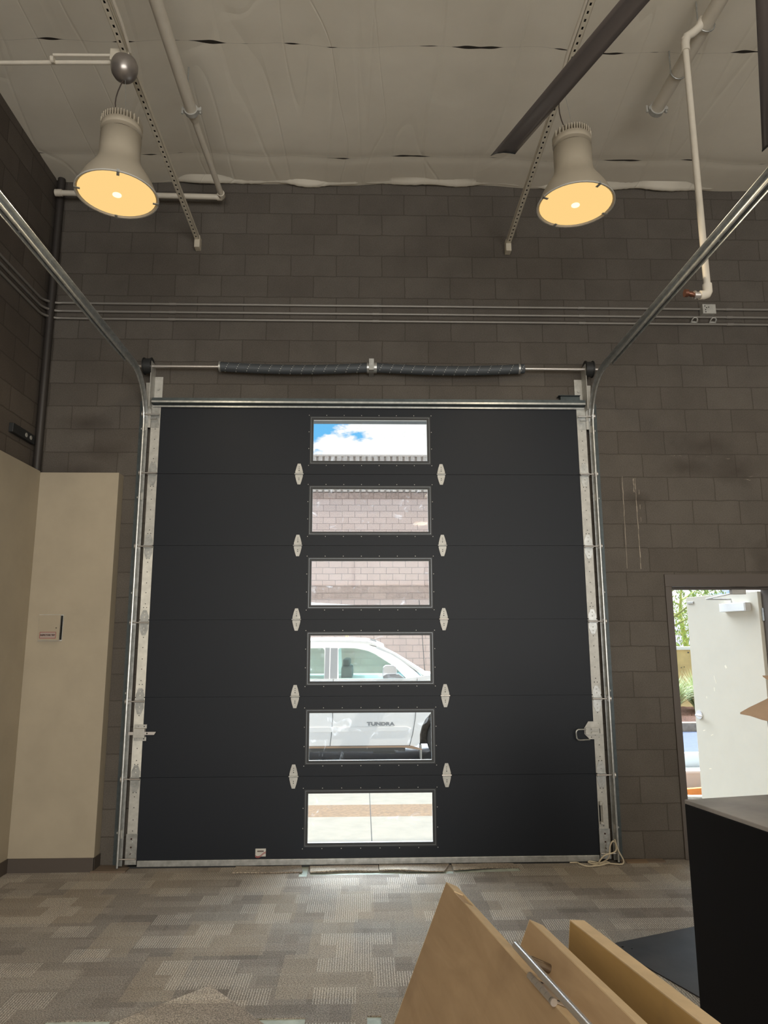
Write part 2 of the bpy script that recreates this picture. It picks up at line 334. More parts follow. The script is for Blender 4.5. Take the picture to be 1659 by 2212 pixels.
def thing(name, loc, label, cat, group=None, kind=None):
    o = bpy.data.objects.new(name, None); COL.objects.link(o); o.location = loc; o.empty_display_size = .1; WL[o] = Vector(loc)
    return tag(o, label, cat, group, kind)
def copy_tree(o, loc=None, parent=None):
    c = o.copy(); COL.objects.link(c)
    if parent is not None: c.parent = parent
    if loc is not None: c.location = loc
    for ch in list(o.children): copy_tree(ch, None, c)
    return c
def plate(outer, holes, th):
    """flat 2D sheet with holes as a mesh (x, y in plane, z thickness)"""
    cu = bpy.data.curves.new('tmp', 'CURVE'); cu.dimensions = '2D'; cu.fill_mode = 'BOTH'; cu.extrude = th/2
    for lp in [outer]+list(holes):
        sp_ = cu.splines.new('POLY'); sp_.points.add(len(lp)-1)
        for i, (x, y) in enumerate(lp): sp_.points[i].co = (x, y, 0, 1)
        sp_.use_cyclic_u = True
    o = bpy.data.objects.new('tmp', cu); COL.objects.link(o)
    dg = bpy.context.evaluated_depsgraph_get(); me = bpy.data.meshes.new_from_object(o.evaluated_get(dg))
    bpy.data.objects.remove(o); bpy.data.curves.remove(cu); return me
def rect(x0, x1, y0, y1): return [(x0, y0), (x1, y0), (x1, y1), (x0, y1)]
def rrect(x0, x1, y0, y1, r, n=4):
    out = []
    for cx, cy, a in ((x1-r, y1-r, 0), (x0+r, y1-r, 90), (x0+r, y0+r, 180), (x1-r, y0+r, 270)):
        for k in range(n+1): t = R(a+90*k/n); out.append((cx+r*math.cos(t), cy+r*math.sin(t)))
    return out
def circ(cx, cy, r, n=10): return [(cx+r*math.cos(2*math.pi*k/n), cy+r*math.sin(2*math.pi*k/n)) for k in range(n)]
def textmesh(txt, size, ext=.0005, bold=0.0, sx=1.0):
    cu = bpy.data.curves.new('tmp', 'FONT'); cu.body = txt; cu.size = size; cu.extrude = ext; cu.align_x = 'CENTER'; cu.align_y = 'CENTER'; cu.offset = bold
    o = bpy.data.objects.new('tmp', cu); COL.objects.link(o)
    dg = bpy.context.evaluated_depsgraph_get(); me = bpy.data.meshes.new_from_object(o.evaluated_get(dg))
    bpy.data.objects.remove(o); bpy.data.curves.remove(cu)
    for v in me.vertices: v.co.x *= sx
    return me
XZ = lambda y: (lambda c: Vector((c.x, y+c.z, c.y)))   # plate lying in the X-Z plane at depth y

# ================================================================== SETTING
S = .6096
XL, XR, YN, YW, ZC = -2.85, 8.0, -12.0, .05, 5.86
# far block wall with the overhead door and side door openings
SD0, SD1, SDH = 2.49, 3.46, 2.24
wf = B().mesh(plate(rect(XL-.3, XR+.3, -.3, 6.6), [rect(-1.80, 1.80, -.0, 3.64), rect(SD0, SD1, -.0, SDH)], .2), XZ(.15))
tag(wf.build('wall_far', blk_far, origin=(0, 0, 0)), 'dark painted concrete block wall holding the overhead door', 'wall', kind='structure')
WF = bpy.data.objects['wall_far']; rw = random.Random(9)
def scrape(path, w):
    b = B(); pth = [(x+rw.uniform(-.002, .002), z) for x, z in path]
    for (xa, za), (xb, zb_) in zip(pth, pth[1:]):
        ww = w*rw.uniform(.4, 1.3); b.add([(xa-ww, .0490, za), (xa+ww, .0490, za), (xb+ww, .0490, zb_), (xb-ww, .0490, zb_)], [(0, 1, 2, 3)])
    b.build('paint_scrape', scr_m, WF, fix=False)
scr_m = pbr('bare_block_scrape', (.36, .31, .25), .9)
scrape([(2.18-.008*i/16, 3.10-.8*i/16) for i in range(17)], .0022)
scrape([(2.289+.001*i/16, 3.085-.79*i/16) for i in range(17)], .0028)
scrape([(2.275, 3.08-.02*i) for i in range(7)], .003)
for zz_ in (2.98, 2.85, 2.74): scrape([(2.318, zz_-.02*i) for i in range(3)], .0015)
scrape([(2.175+.012*i, 2.285+.001*(i % 2)) for i in range(10)], .0018)
scrape([(2.11, 2.262), (2.13, 2.262)], .006)
for x, z in ((2.62, 3.285), (2.68, 3.284), (2.93, 3.28), (3.25, 3.075), (3.29, 3.10), (3.27, 3.07), (3.10, 3.26)): scrape([(x+.012*i, z+rw.uniform(-.004, .004)) for i in range(4)], .003)
tag(B().box(XL-.2, XL, YN, YW, -.3, 6.6).build('wall_left', blk_left, origin=(0, 0, 0)), 'dark block side wall on the left above the cream partition', 'wall', kind='structure')
tag(B().box(XR, XR+.2, YN, YW, -.3, 6.6).build('wall_right', blk_left, origin=(0, 0, 0)), 'block side wall far to the right', 'wall', kind='structure')
wn = B().mesh(plate(rect(XL-.3, XR+.3, -.3, 6.6), [rect(-2.2, 5.2, .4, 4.2)], .2), XZ(YN-.1))
tag(wn.build('wall_near', blk_far, origin=(0, 0, 0)), 'block wall with added storefront glazing behind the viewer', 'wall', kind='structure')
w1 = B().mesh(plate(rect(-2.2, 5.2, .4, 4.2), [rect(-2.1+i*1.84, -.36+i*1.84, .5, 4.1) for i in range(4)], .1), XZ(YN-.1))
w1 = w1.build('window_1', black_m, origin=(0, 0, 0)); tag(w1, 'unseen storefront window added behind the viewer', 'window', kind='structure')  # unseen window added as an opening for the fill light
B().box(-2.15, 5.15, YN-.105, YN-.1, .45, 4.15).build('pane', pane_m, w1)
tag(B().box(XL-.3, XR+.3, YN-.3, .25, ZC+.12, ZC+.35).build('roof_deck', galv_dk, origin=(0, 0, 0)), 'roof deck above the ceiling insulation', 'roof', kind='structure')
# ceiling: hanging sheets of insulation with sag and a ragged edge at the far wall
cb = B(); nx, ny = 150, 120; vs = []; fs = []
for j in range(ny+1):
    y = .045 - 12.0*(j/ny)**1.6
    for i in range(nx+1):
        x = XL + (XR-XL)*i/nx
        sag = .012*math.sin(x*3.1+1.2*math.sin(y*.7))+.008*math.sin(x*7.3+y*.4)+.01*math.sin(y*2.7+.5*math.sin(x))
        z = ZC + sag
        for y0 in (-1.505, -.345, -2.65, -3.8): z += .006*math.exp(-((y-y0)/.04)**2)
        vs.append((x, y, z))
for j in range(ny):
    for i in range(nx): a = j*(nx+1)+i; fs.append((a, a+1, a+nx+2, a+nx+1))
cb.add(vs, fs, True)
tag(cb.build('ceiling', ceil_m, origin=(0, 0, 0), fix=False), 'creased off-white vinyl insulation sheets across the ceiling', 'ceiling', kind='structure')
# ragged skirt of the same sheeting folded against the block wall
sk = B(); vs = []; fs = []; n = 420; rnd = random.Random(3); zz = [rnd.uniform(-1, 1) for _ in range(n+20)]
for i in range(n+1):
    x = XL + (XR-XL)*i/n
    s1 = math.sin(x*2.1)*.012+math.sin(x*5.7+1)*.012+math.sin(x*13.3)*.006+zz[i]*.003
    tear = .05*math.exp(-((x+.075)/.03)**2)
    zb = 5.842+s1+tear; yb = .02+.01*math.sin(x*9)
    vs += [(x, -.06, ZC+.01), (x, yb-.03, zb+.015), (x, yb-.008, zb), (x, yb+.02, zb+.012)]
for i in range(n):
    for k in range(3): a = i*4+k; fs.append((a, a+1, a+5, a+4))
sk.add(vs, fs, True); tag(sk.build('trim_1', ceil_m, origin=(0, 0, 0), fix=False), 'ragged lower edge of the ceiling sheeting along the block wall', 'trim', kind='structure')
# floor: concrete slab below, carpet tiles above with gaps where tiles are missing
tag(B().box(XL-.3, XR+.3, YN-.3, .26, -.2, -.006).build('floor_slab', conc, origin=(0, 0, 0)), 'pale concrete slab showing through gaps between the carpet tiles', 'floor', kind='structure')
holes = [[(-1.5, -2.46), (-1.5, -2.232), (-1.206, -2.233), (-1.206, -2.46)], [(-.60, -2.46), (-.60, -2.243), (-.319, -2.243), (-.319, -2.46)], [(-.036, -2.36), (-.036, -2.237), (.028, -2.239), (.028, -2.36)],
         [(-.532, -.245), (-.532, .04), (-.472, .04), (-.472, -.245)], [(-.45, -.215), (-.45, -.14), (.62, -.14), (.62, -.215)], [(.63, -.2), (.63, -.10), (1.13, -.10), (1.13, -.18)]]
outer = [(XL, YN), (XR, YN), (XR, .06), (SD1, .06), (SD1, .2), (SD0, .2), (SD0, .06), (1.8, .06), (-1.8, .06), (XL, .06)]
fl = B().mesh(plate(outer, holes, .006), lambda c: Vector((c.x, c.y, c.z-.003)))
tag(fl.build('floor', carpet, origin=(0, 0, 0)), 'brown and grey patterned carpet tile floor', 'floor', kind='structure')
# cream furred-out partition at the left
pw = B().box(-2.735-.115, -2.735, -7.0, -.07, 0, 3.10).box(XL, -2.09, -.07, .05, 0, 3.09)
tag(pw.build('wall_partition_left', drywall, bev=.003, origin=(0, 0, 0)), 'cream drywall partition three metres high in the left corner', 'wall', kind='structure')
bb = B().box(-2.735, -2.727, -7.0, -.07, 0, .1).box(-2.735, -2.085, -.078, -.07, 0, .1).box(-2.09, -2.082, -.078, .05, 0, .1)
tag(bb.build('baseboard_left', cove, origin=(0, 0, 0)), 'dark rubber cove base along the cream partition', 'baseboard', kind='structure')
tag(B().box(-2.1, -1.84, -.1, .055, -.006, .012).box(1.95, 2.3, -.02, .055, -.006, .01).build('trim_2', pbr('bare_screed', (.16, .12, .09), .9), origin=(0, 0, 0)), 'bare strip of floor edge beside the door tracks', 'trim', kind='structure')
# side door frame
fr = B()
for y0, y1, i in ((.035, .26, 0),):
    fr.box(SD0-.01, SD0+.045, y0, y1, 0, 2.145).box(SD1-.045, SD1+.01, y0, y1, 0, 2.145).box(SD0-.01, SD1+.01, y0, y1, 2.145, 2.25)
fr.box(SD0+.045, SD1-.045, .12, .16, 2.125, 2.145)
tag(fr.build('trim_3', brown_frame, bev=.003, origin=(0, 0, 0)), 'dark brown metal frame around the side doorway', 'door frame', kind='structure')
# roller door jamb lining
tag(B().box(-1.80, -1.78, .06, .25, 0, 3.64).box(1.78, 1.80, .06, .25, 0, 3.64).box(-1.8, 1.8, .06, .25, 3.62, 3.64).build('trim_4', galv_dk, origin=(0, 0, 0)), 'steel lining of the overhead door opening', 'trim', kind='structure')

# ================================================================== OVERHEAD SECTIONAL DOOR
D = thing('door_1', (0, 0, 0), 'black sectional overhead door with six stacked windows', 'overhead door', kind='structure')
ZB = .05; HW, HH = .497, .192
for k in range(6):
    z0 = ZB+k*S; zc = ZB+k*S+.2984
    sec = B().mesh(plate(rect(-1.87, 1.87, z0+.0015, z0+S-.0015), [rect(-HW-.02, HW+.02, zc-HH-.02, zc+HH+.02)], .048), XZ(.025))
    so = sec.build('door_section', door_paint, D)
    # end stiles
    for s in (-1, 1):
        x0, x1 = sorted((s*1.795, s*1.872))
        hl = [circ(s*1.833+dx, z0+dz, .004, 8) for dx, dz in ((-.012, .10), (.012, .10), (0, .13), (-.02, .055), (.02, .055), (-.012, .50), (.012, .50), (0, .47), (-.02, .55), (.02, .55), (0, .3), (0, .22), (0, .39))]
        st = B().mesh(plate(rect(x0, x1, z0+.004, z0+S-.004), hl, .002), XZ(-.002))
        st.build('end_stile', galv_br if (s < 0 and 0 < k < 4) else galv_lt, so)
    if k: B().box(-1.85, 1.85, .012, .040, z0-.006, z0+.006).build('joint_light_block', door_paint, so)  # strip added behind the joint to stop light leaking through
    # window: gasket frame, white edge standing in for the sunlit reveal, pane, perimeter screws
    VW, VH = .4865, .1815
    f = B().mesh(plate(rect(-HW-.020, HW+.020, zc-HH-.020, zc+HH+.020), [rect(-VW, VW, zc-VH, zc+VH)], .006), XZ(.0015))
    f.build('window_frame', frame_blk, so)
    B().mesh(plate(rect(-HW-.011, HW+.011, zc-HH-.011, zc+HH+.011), [rect(-HW-.0085, HW+.0085, zc-HH-.0085, zc+HH+.0085)], .002), XZ(-.003)).build('window_bead', frame_alu, so)
    B().mesh(plate(rect(-VW-.010, VW+.010, zc-VH-.010, zc+VH+.010), [rect(-VW-.001, VW+.001, zc-VH-.001, zc+VH+.001)], .022), XZ(.016)).build('window_trim', frame_wh, so)
    B().box(-HW+.0, HW-.0, .028, .031, zc-HH, zc+HH).build('window_pane', pane_m, so)
    spos = [(-HW-.028+(2*HW+.056)*i/7, zc+dz) for i in range(8) for dz in (-HH-.03, HH+.03)]+[(s_*(HW+.028), zc-HH-.03+(2*HH+.06)*i/3) for i in (1, 2) for s_ in (-1, 1)]
    if k == 0: SCREW = B().cyl((0, -.0004, 0), (0, -.003, 0), .0032, 8).build('screw', galv_lt, origin=(0, 0, 0)).data; bpy.data.objects.remove(bpy.data.objects['screw'])
    for sx_, sz_ in spos:
        so2 = bpy.data.objects.new('screw', SCREW); COL.objects.link(so2); so2.parent = so; so2.location = (sx_, 0, sz_)
# centre hinges: diamond leaves with a knuckle
def hinge_mesh(x, z):
    up_ = [(-.012, .09), (.012, .09), (.022, .06), (.032, .02), (.032, .006), (-.032, .006), (-.032, .02), (-.022, .06)]
    dn = [(a, -b) for a, b in up_]
    hb = B()
    for ol in (up_, dn):
        sg = 1 if ol is up_ else -1
        hl = [circ(0, sg*.062, .0035, 8), circ(0, sg*.046, .0035, 8), circ(0, sg*.030, .0045, 8)] if sg > 0 else [circ(0, -.036, .004, 8), circ(0, -.05, .004, 8)]
        hb.mesh(plate(ol, hl, .003), lambda c: Vector((x+c.x, -.004+c.z, z+c.y)))
    hb.box(x-.034, x+.034, -.010, -.002, z-.006, z+.006)
    return hb
for k in range(1, 6):
    for s in (-1, 1):
        h = hinge_mesh(s*.6036, ZB+k*S).build('hinge', galv_lt, D)
        B().cyl((s*.6036-.038, -.010, ZB+k*S), (s*.6036+.038, -.010, ZB+k*S), .006, 10).build('knuckle', steel if (s > 0 and k in (1, 2, 3)) else galv, h)
# end hinges with roller stems reaching into the tracks
RZ = [.655, 1.240, 1.857, 2.478, 3.097]
for z in RZ:
    for s in (-1, 1):
        eb = B()
        pts = [(-.030, .012), (.030, .012), (.034, .05), (.014, .10), (-.014, .10), (-.034, .05)]
        for sg in (1, -1):
            eb.mesh(plate([(a, sg*b) for a, b in pts], [circ(0, sg*.045, .006, 8), circ(0, sg*.075, .005, 8)], .003), lambda c: Vector((s*1.833+c.x, -.006+c.z, z+c.y)))
        eb.box(s*1.833-.036, s*1.833+.036, -.030, -.003, z+.008, z+.012).box(s*1.833-.036, s*1.833+.036, -.030, -.003, z-.012, z-.008)
        eh = eb.build('roller_hinge', galv, D)
        B().cyl((s*1.79, -.035, z), (s*1.93, -.035, z), .0055, 10).cyl((s*1.915, -.035, z), (s*1.935, -.035, z), .022, 16).build('roller', steel, eh)
for s in (-1, 1):  # top fixtures
    tb = B().box(min(s*1.80, s*1.87), max(s*1.80, s*1.87), -.055, -.002, 3.60, 3.606).box(min(s*1.80, s*1.87), max(s*1.80, s*1.87), -.006, -.002, 3.50, 3.69)
    tb.box(min(s*1.81, s*1.865), max(s*1.81, s*1.865), -.06, -.03, 3.565, 3.570)
    to = tb.build('top_fixture', galv, D)
    B().cyl((s*1.79, -.05, 3.605), (s*1.93, -.05, 3.605), .0055, 10).cyl((s*1.915, -.05, 3.605), (s*1.935, -.05, 3.605), .022, 16).build('roller', steel, to)
    bx = B().box(min(s*1.79, s*1.875), max(s*1.79, s*1.875), -.014, -.003, .03, .25)
    for z in (.19, .14, .1): bx.cyl((s*1.83, -.014, z), (s*1.83, -.018, z), .008, 10)
    bo = bx.build('bottom_bracket', galv, D)
    B().cyl((s*1.79, -.035, .075), (s*1.93, -.035, .075), .0055, 10).build('roller', steel, bo)
    for z in (.215, .155, .105): B().cyl((s*1.835, -.0139, z), (s*1.835, -.0155, z), .007, 10).build('bolt_hole', pbr('rust_dark', (.05, .025, .02), .8), bo)
# top stiffening strut (hat section) and bottom rail
stp = [(0, 3.685), (-.012, 3.685), (-.012, 3.70), (-.06, 3.705), (-.06, 3.745), (-.052, 3.748), (-.052, 3.752), (0, 3.752)]
B().prism(stp, lambda u, v, t: Vector((t, u, v)), -1.86, 1.86).build('top_strut', galv_dk, D)
B().box(-1.86, 1.86, -.064, -.058, 3.707, 3.722).box(-1.86, 1.86, -.018, -.012, 3.680, 3.695).build('strut_lip', galv, D)
br = B().box(-1.785, 1.785, -.010, .05, .012, .056)
for i in range(12): br.cyl((-1.7+i*.309, -.010, .034), (-1.7+i*.309, -.013, .034), .006, 8)
br.build('bottom_rail', galv, D, bev=.003)
B().box(-1.86, 1.86, .0, .045, .0, .014).build('bottom_seal', black_m, D)
# slide lock at the left, latch with wire handle at the right
lo = B().box(-1.858, -1.772, -.045, -.006, .965, 1.035).mesh(plate(rect(-1.862, -1.765, 1.032, 1.062), [circ(-1.85+.022*i, 1.047, .005, 8) for i in range(4)], .004), XZ(-.010))
lo.mesh(plate(rect(-1.862, -1.765, .938, .968), [circ(-1.85+.022*i, .953, .005, 8) for i in range(4)], .004), XZ(-.010))
lo = lo.build('slide_lock', galv_lt, D, bev=.004)
B().mesh(plate([(-1.90, .985), (-1.70, .985), (-1.685, 1.008), (-1.90, 1.008)], [circ(-1.755, .996, .006, 8)], .005), XZ(-.03)).build('lock_bar', steel, lo)
la = B().mesh(plate([(1.715, 1.01), (1.75, 1.062), (1.85, 1.062), (1.85, .925), (1.755, .925), (1.715, .965)], [circ(1.77, .94, .004), circ(1.83, .94, .004), circ(1.80, .955, .004), circ(1.83, 1.048, .003)], .004), XZ(-.012))
la.mesh(plate(rrect(1.72, 1.862, .962, 1.018, .012), [[(1.755, 1.008), (1.768, 1.008), (1.772, .998), (1.82, .998), (1.824, 1.008), (1.838, 1.008), (1.838, .972), (1.824, .972), (1.82, .984), (1.772, .984), (1.768, .972), (1.755, .972)]], .01), XZ(-.024))
la = la.build('lock_latch', galv_lt, D, bev=.002)
B().tube([(1.725, -.03, 1.003), (1.66, -.04, 1.003), (1.642, -.045, .995), (1.638, -.045, .98), (1.642, -.045, .938), (1.652, -.045, .926), (1.67, -.04, .922), (1.755, -.015, .922)], .006, 8).build('latch_handle', galv, la)
# lift handle low at the right
ph = B().box(1.803, 1.827, -.03, -.003, .425, .455).box(1.803, 1.832, -.03, -.003, .285, .305).box(1.820, 1.832, -.036, -.026, .30, .44)
ph = ph.build('lift_handle', galv_lt, D, bev=.003)
B().box(1.802, 1.812, -.008, -.002, .30, .43).build('handle_painted_shadow', dark_hole, ph)  # dark strip painted in as the shade beside the grip
# maker sticker near the bottom
stk = B().box(-.886, -.806, -.0015, -.0003, .075, .132).build('sticker', paper, D)
B().box(-.872, -.822, -.0022, -.0014, .108, .118).build('sticker_print', pbr('sticker_brown', (.12, .09, .08), .6), stk)
sw = B()
for off, zz0 in ((0, .082), (.012, .072)):
    up_ = []; lo_ = []
    for i in range(13):
        x = -.886+.08*i/12; zc = zz0+off*.2+.012*math.sin((i/12)*math.pi*1.5+math.pi*1.05)+.012*i/12
        up_.append((x, zc+.004)); lo_.append((x, zc-.001))
    sw.prism(up_+lo_[::-1], lambda u, v, t: Vector((u, t, v)), -.0024, -.0014)
sw.build('sticker_swoosh', label_red, stk)

# ================================================================== TRACKS
def track(s, label):
    T = thing('door_track', (s*1.94, -.03, 0), label, 'door track', 'galvanized door tracks beside the overhead door')
    # C profile in local (a = toward room side (+ = away from wall), b = outward)
    def sweep(b, prof, x0, zend, rad, ylen):
        path = []
        path.append((-.035, .02, 0)); path.append((-.035, zend-rad, 0))
        for i in range(1, 13): a = R(90*i/12); path.append((-.035-rad*(1-math.cos(a)), zend-rad+rad*math.sin(a), 90*i/12))
        path.append((-ylen, zend+.02, 90))
        rings = []
        for (y, z, ang) in path:
            ca, sa = math.cos(R(ang)), math.sin(R(ang))
            # normal toward room when vertical (-y), toward ceiling-side... rotates with the bend (inside of bend = down/room)
            ny_, nz_ = -ca, -sa
            rings.append([Vector((s*(x0+p), y+ny_*q*1.0, z+nz_*q*1.0)) for p, q in prof])
        n = len(prof); vs = [v for r_ in rings for v in r_]; fs = []
        for i in range(len(rings)-1):
            for k in range(n): fs.append((i*n+k, i*n+(k+1) % n, (i+1)*n+(k+1) % n, (i+1)*n+k))
        b.add(vs, fs, False); b.add(rings[0], [tuple(range(n))]); b.add(rings[-1], [tuple(range(n))])
    t = .0025
    prof = [(0, -.026), (.0, -.023), (.0265, -.023), (.0275, -.02), (.0275, .016), (.022, .020), (.016, .018), (.013, .024), (.015, .031), (.022, .033), (.028, .030), (.0305, .022), (.0305, -.022), (.028, -.026)]
    b = B(); sweep(b, prof, 1.895, 3.915, .40, 5.6); b.build('curved_track', galv, T)
    # jamb angle between track and block wall
    a = B().box(min(s*1.925, s*1.985), max(s*1.925, s*1.985), .042, .046, 0, 3.75).box(min(s*1.928, s*1.932), max(s*1.928, s*1.932), -.045, .046, 0, 3.75)
    a.build('wall_angle', galv_dk, T)
    for z in (.25, 1.3, 2.1, 2.9, 3.5):
        B().box(min(s*1.905, s*1.94), max(s*1.905, s*1.94), -.02, .03, z-.03, z+.03).cyl((s*1.955, .04, z), (s*1.955, .028, z), .009, 8).build('jamb_bracket', galv_lt, T)
    # ceiling-side angle riding on the horizontal run
    c = B().box(min(s*1.93, s*1.965), max(s*1.93, s*1.965), -5.6, -.55, 3.935, 3.939).box(min(s*1.93, s*1.934), max(s*1.93, s*1.934), -5.6, -.55, 3.87, 3.939)
    for y in (-.9, -1.7, -2.3, -3.1, -3.9): c.cyl((s*1.93, y, 3.90), (s*1.922, y, 3.90), .007, 8)
    c.build('track_angle', galv, T)
    for y in (-3.2, -5.2): B().box(min(s*1.936, s*1.97), max(s*1.936, s*1.97), y-.016, y+.016, 3.93, ZC-.02).build('hanger', galv, T)
    return T
track(-1, 'galvanized steel door track at the left of the black door, curving back overhead')
track(1, 'galvanized steel door track at the right of the black door, curving back overhead')

# ================================================================== TORSION SHAFT ASSEMBLY
T = thing('torsion_shaft', (0, -.06, 4.03), 'thin steel shaft above the black door with two dark springs and end drums', 'door spring shaft')
ys = -.06
B().cyl((-2.0, ys, 4.03), (2.0, ys, 4.03), .0125, 12).build('shaft', steel, T)
spring_m = pbr('spring_dark_steel', (.07, .08, .09), .6, .3)
_t = spring_m.node_tree; _b = _t.nodes['Principled BSDF']; _c = nn(_t, 'ShaderNodeTexCoord'); _s = nn(_t, 'ShaderNodeSeparateXYZ'); lk(_t, _c.outputs['Object'], _s.inputs[0])
_f = mth(_t, 'FRACT', mth(_t, 'ADD', mth(_t, 'MULTIPLY', _s.outputs[0], 10.6), mth(_t, 'MULTIPLY', _s.outputs[2], -5.5)))
_g = mth(_t, 'FRACT', mth(_t, 'MULTIPLY', _s.outputs[2], 62))
_m = mth(_t, 'MULTIPLY', mth(_t, 'LESS_THAN', _f, .05), mth(_t, 'LESS_THAN', _g, .35))
lk(_t, mix(_t, _m, (.07, .08, .09), (.6, .6, .58)), _b.inputs['Base Color'])
def spring(x0, x1, nm):
    b = B(); n = 46; seg = 20; pts = []
    for i in range(n*2+1):
        u = i/(n*2); x = x0+(x1-x0)*u; sag = -.022*math.sin(math.pi*u); pts.append((x, ys, 4.03+sag))
    b.tube(pts, [.040+(.0025 if i % 2 else 0) for i in range(len(pts))], 18)
    o = b.build('spring', spring_m, T)
    return o
spring(-1.29, -.02, 'l'); spring(.05, 1.34, 'r')
B().box(-.012, .03, -.12, .046, 3.99, 4.09).cyl((-.03, ys, 4.03), (.055, ys, 4.03), .047, 20).build('centre_bracket', galv, T)
for s in (-1, 1):
    d = B(); x = s*1.905
    d.cyl((x-.03, ys, 4.03), (x+.03, ys, 4.03), .066, 28).cyl((x-.036, ys, 4.03), (x-.028, ys, 4.03), .074, 28).cyl((x+.028, ys, 4.03), (x+.036, ys, 4.03), .074, 28)
    d.build('cable_drum', black_m, T)
    B().cyl((s*1.30, ys, 4.03), (s*1.285, ys, 4.03), .046, 16).build('spring_cone', galv, T)
# bearing end plates on the wall above each jamb
for s, lb in ((-1, 'galvanized bearing plate on the wall under the left cable drum'), (1, 'galvanized bearing plate on the wall under the right cable drum')):
    e = B().box(min(s*1.80, s*1.87), max(s*1.80, s*1.87), .036, .046, 3.70, 3.97).box(min(s*1.868, s*1.873), max(s*1.868, s*1.873), -.09, .046, 3.66, 4.07)
    e.prism([(s*1.873, 3.5), (s*1.90, 3.5), (s*1.93, 3.9), (s*1.873, 3.9)], lambda u, v, t: Vector((u, t, v)), -.01, -.006)
    e.cyl((s*1.835, .036, 3.86), (s*1.835, .026, 3.86), .013, 8)
    tag(e.build('bearing_plate', galv_lt), lb, 'bracket', 'bearing plates above the door jambs')
tag(B().box(1.66, 1.83, -.01, .045, 3.765, 3.80).box(1.64, 1.83, -.03, .045, 3.80, 3.806).build('header_bracket', galv_dk, bev=.002), 'small dark metal bracket on the wall at the top right corner of the black door', 'bracket')

# ================================================================== STRUT CHANNELS ON THE CEILING
def strut(X, label):
    y0, y1 = -5.2, .03; n = 98; ln = y1-y0
    z_at = lambda y: 5.24 - (y-.03)*.033
    T = thing('strut_channel', (X, .03, 5.24), label, 'strut channel', 'perforated strut channels under the ceiling')
    b = B(); q = lambda xa, xb, ya, yb: b.add([(x, y, z_at(y)+dz) for y in (ya, yb) for x in (xa, xb) for dz in (0, .0025)], [(0, 1, 3, 2), (4, 6, 7, 5), (0, 2, 6, 4), (1, 5, 7, 3), (0, 4, 5, 1), (2, 3, 7, 6)])
    q(X-.0205, X-.0062, y0, y1-.05); q(X+.0062, X+.0205, y0, y1-.05)
    for i in range(n-1): ys0 = y0+.04+i*.053; q(X-.0062, X+.0062, ys0+.011, ys0+.042)
    for s in (-1, 1):
        xa, xb = sorted((X+s*.0205, X+s*.0175))
        b.add([(x, y, z_at(y)+dz) for y in (y0, y1-.05) for x in (xa, xb) for dz in (0, .041)], [(0, 1, 3, 2), (4, 6, 7, 5), (0, 2, 6, 4), (1, 5, 7, 3), (0, 4, 5, 1), (2, 3, 7, 6)])
    b.build('channel', white_paint, T)
    B().add([(x, y, z_at(y)+dz) for y in (y0, y1-.05) for x in (X-.0175, X+.0175) for dz in (.030, .038)], [(0, 1, 3, 2), (4, 6, 7, 5), (0, 2, 6, 4), (1, 5, 7, 3), (0, 4, 5, 1), (2, 3, 7, 6)]).build('channel_shade_strip', pbr('channel_shade_dark', (.05, .045, .04), .8), T)  # dark strip stands in for the shade behind the slots
    B().box(X-.024, X+.024, -.03, .045, 5.17, 5.285).build('wall_bracket', white_paint, T, bev=.003)
    for y in (-2.9, -4.8): B().cyl((X, y, z_at(y)+.03), (X, y, ZC), .006, 8).build('hanger_rod', galv, T)
    return T
strut(-1.549, 'white perforated strut channel above the left hanging lamp')
strut(1.252, 'white perforated strut channel above the right hanging lamp')

# ================================================================== HIGH BAY LAMPS
def lamp_proto(loc, label):
    T = thing('high_bay_lamp', loc, label, 'hanging lamp', 'high bay lamps hanging under the struts')
    x, y, z = loc   # z = rim height
    R0 = .233
    prof = [(R0, 0), (R0+.003, .006), (R0-.002, .02), (R0-.014, .05), (R0-.032, .09), (R0-.055, .13), (R0-.082, .17), (R0-.102, .205), (.122, .235), (.119, .26), (.119, .395)]
    inner = [(.105, .235), (.125, .20), (R0-.090, .165), (R0-.064, .125), (R0-.040, .085), (R0-.022, .045), (R0-.010, .012), (R0, 0)]
    B().lathe(prof+[(.0, .395)], loc).lathe(inner, loc).build('shade', lamp_wh, T, fix=True)
    B().lathe([(R0-.004, .006), (R0+.001, .002), (R0+.008, -.001), (R0+.008, .008), (R0+.002, .010)], loc).build('rim_ring', paper, T)  # light paint stands in for the glow of the lens edge
    B().lathe([(.090, .39), (.090, .43), (.0, .43)], loc).build('neck_gap', pbr('lamp_gap_dark', (.10, .08, .06), .7), T)
    hs = B().lathe([(0, .420), (.119, .420), (.121, .424), (.121, .458), (0, .458)], loc)
    for i in range(15):
        dx = -.112+i*.016; w = math.sqrt(max(.120**2-dx**2, .0004)); hs.box(x+dx-.003, x+dx+.003, y-w, y+w, z+.45, z+.50)
    hs.build('heat_sink', lamp_wh, T)
    B().lathe([(0, .008), (R0-.010, .008)], loc).build('lens', lamp_em, T, fix=False)
    B().lathe([(0, .002), (.026, .002), (.026, .006), (0, .006)], loc).build('led_disc', led_em, T)
    for k in range(4):
        a = R(20+90*k); cxx, cyy = x+(R0-.006)*math.cos(a), y+(R0-.006)*math.sin(a)
        m = Matrix.Translation((cxx, cyy, z)) @ Matrix.Rotation(a, 4, 'Z')
        B().box(-.022, .014, -.008, .008, -.004, .0, m).box(.010, .014, -.008, .008, -.004, .016, m).build('clip', galv, T)
    return T
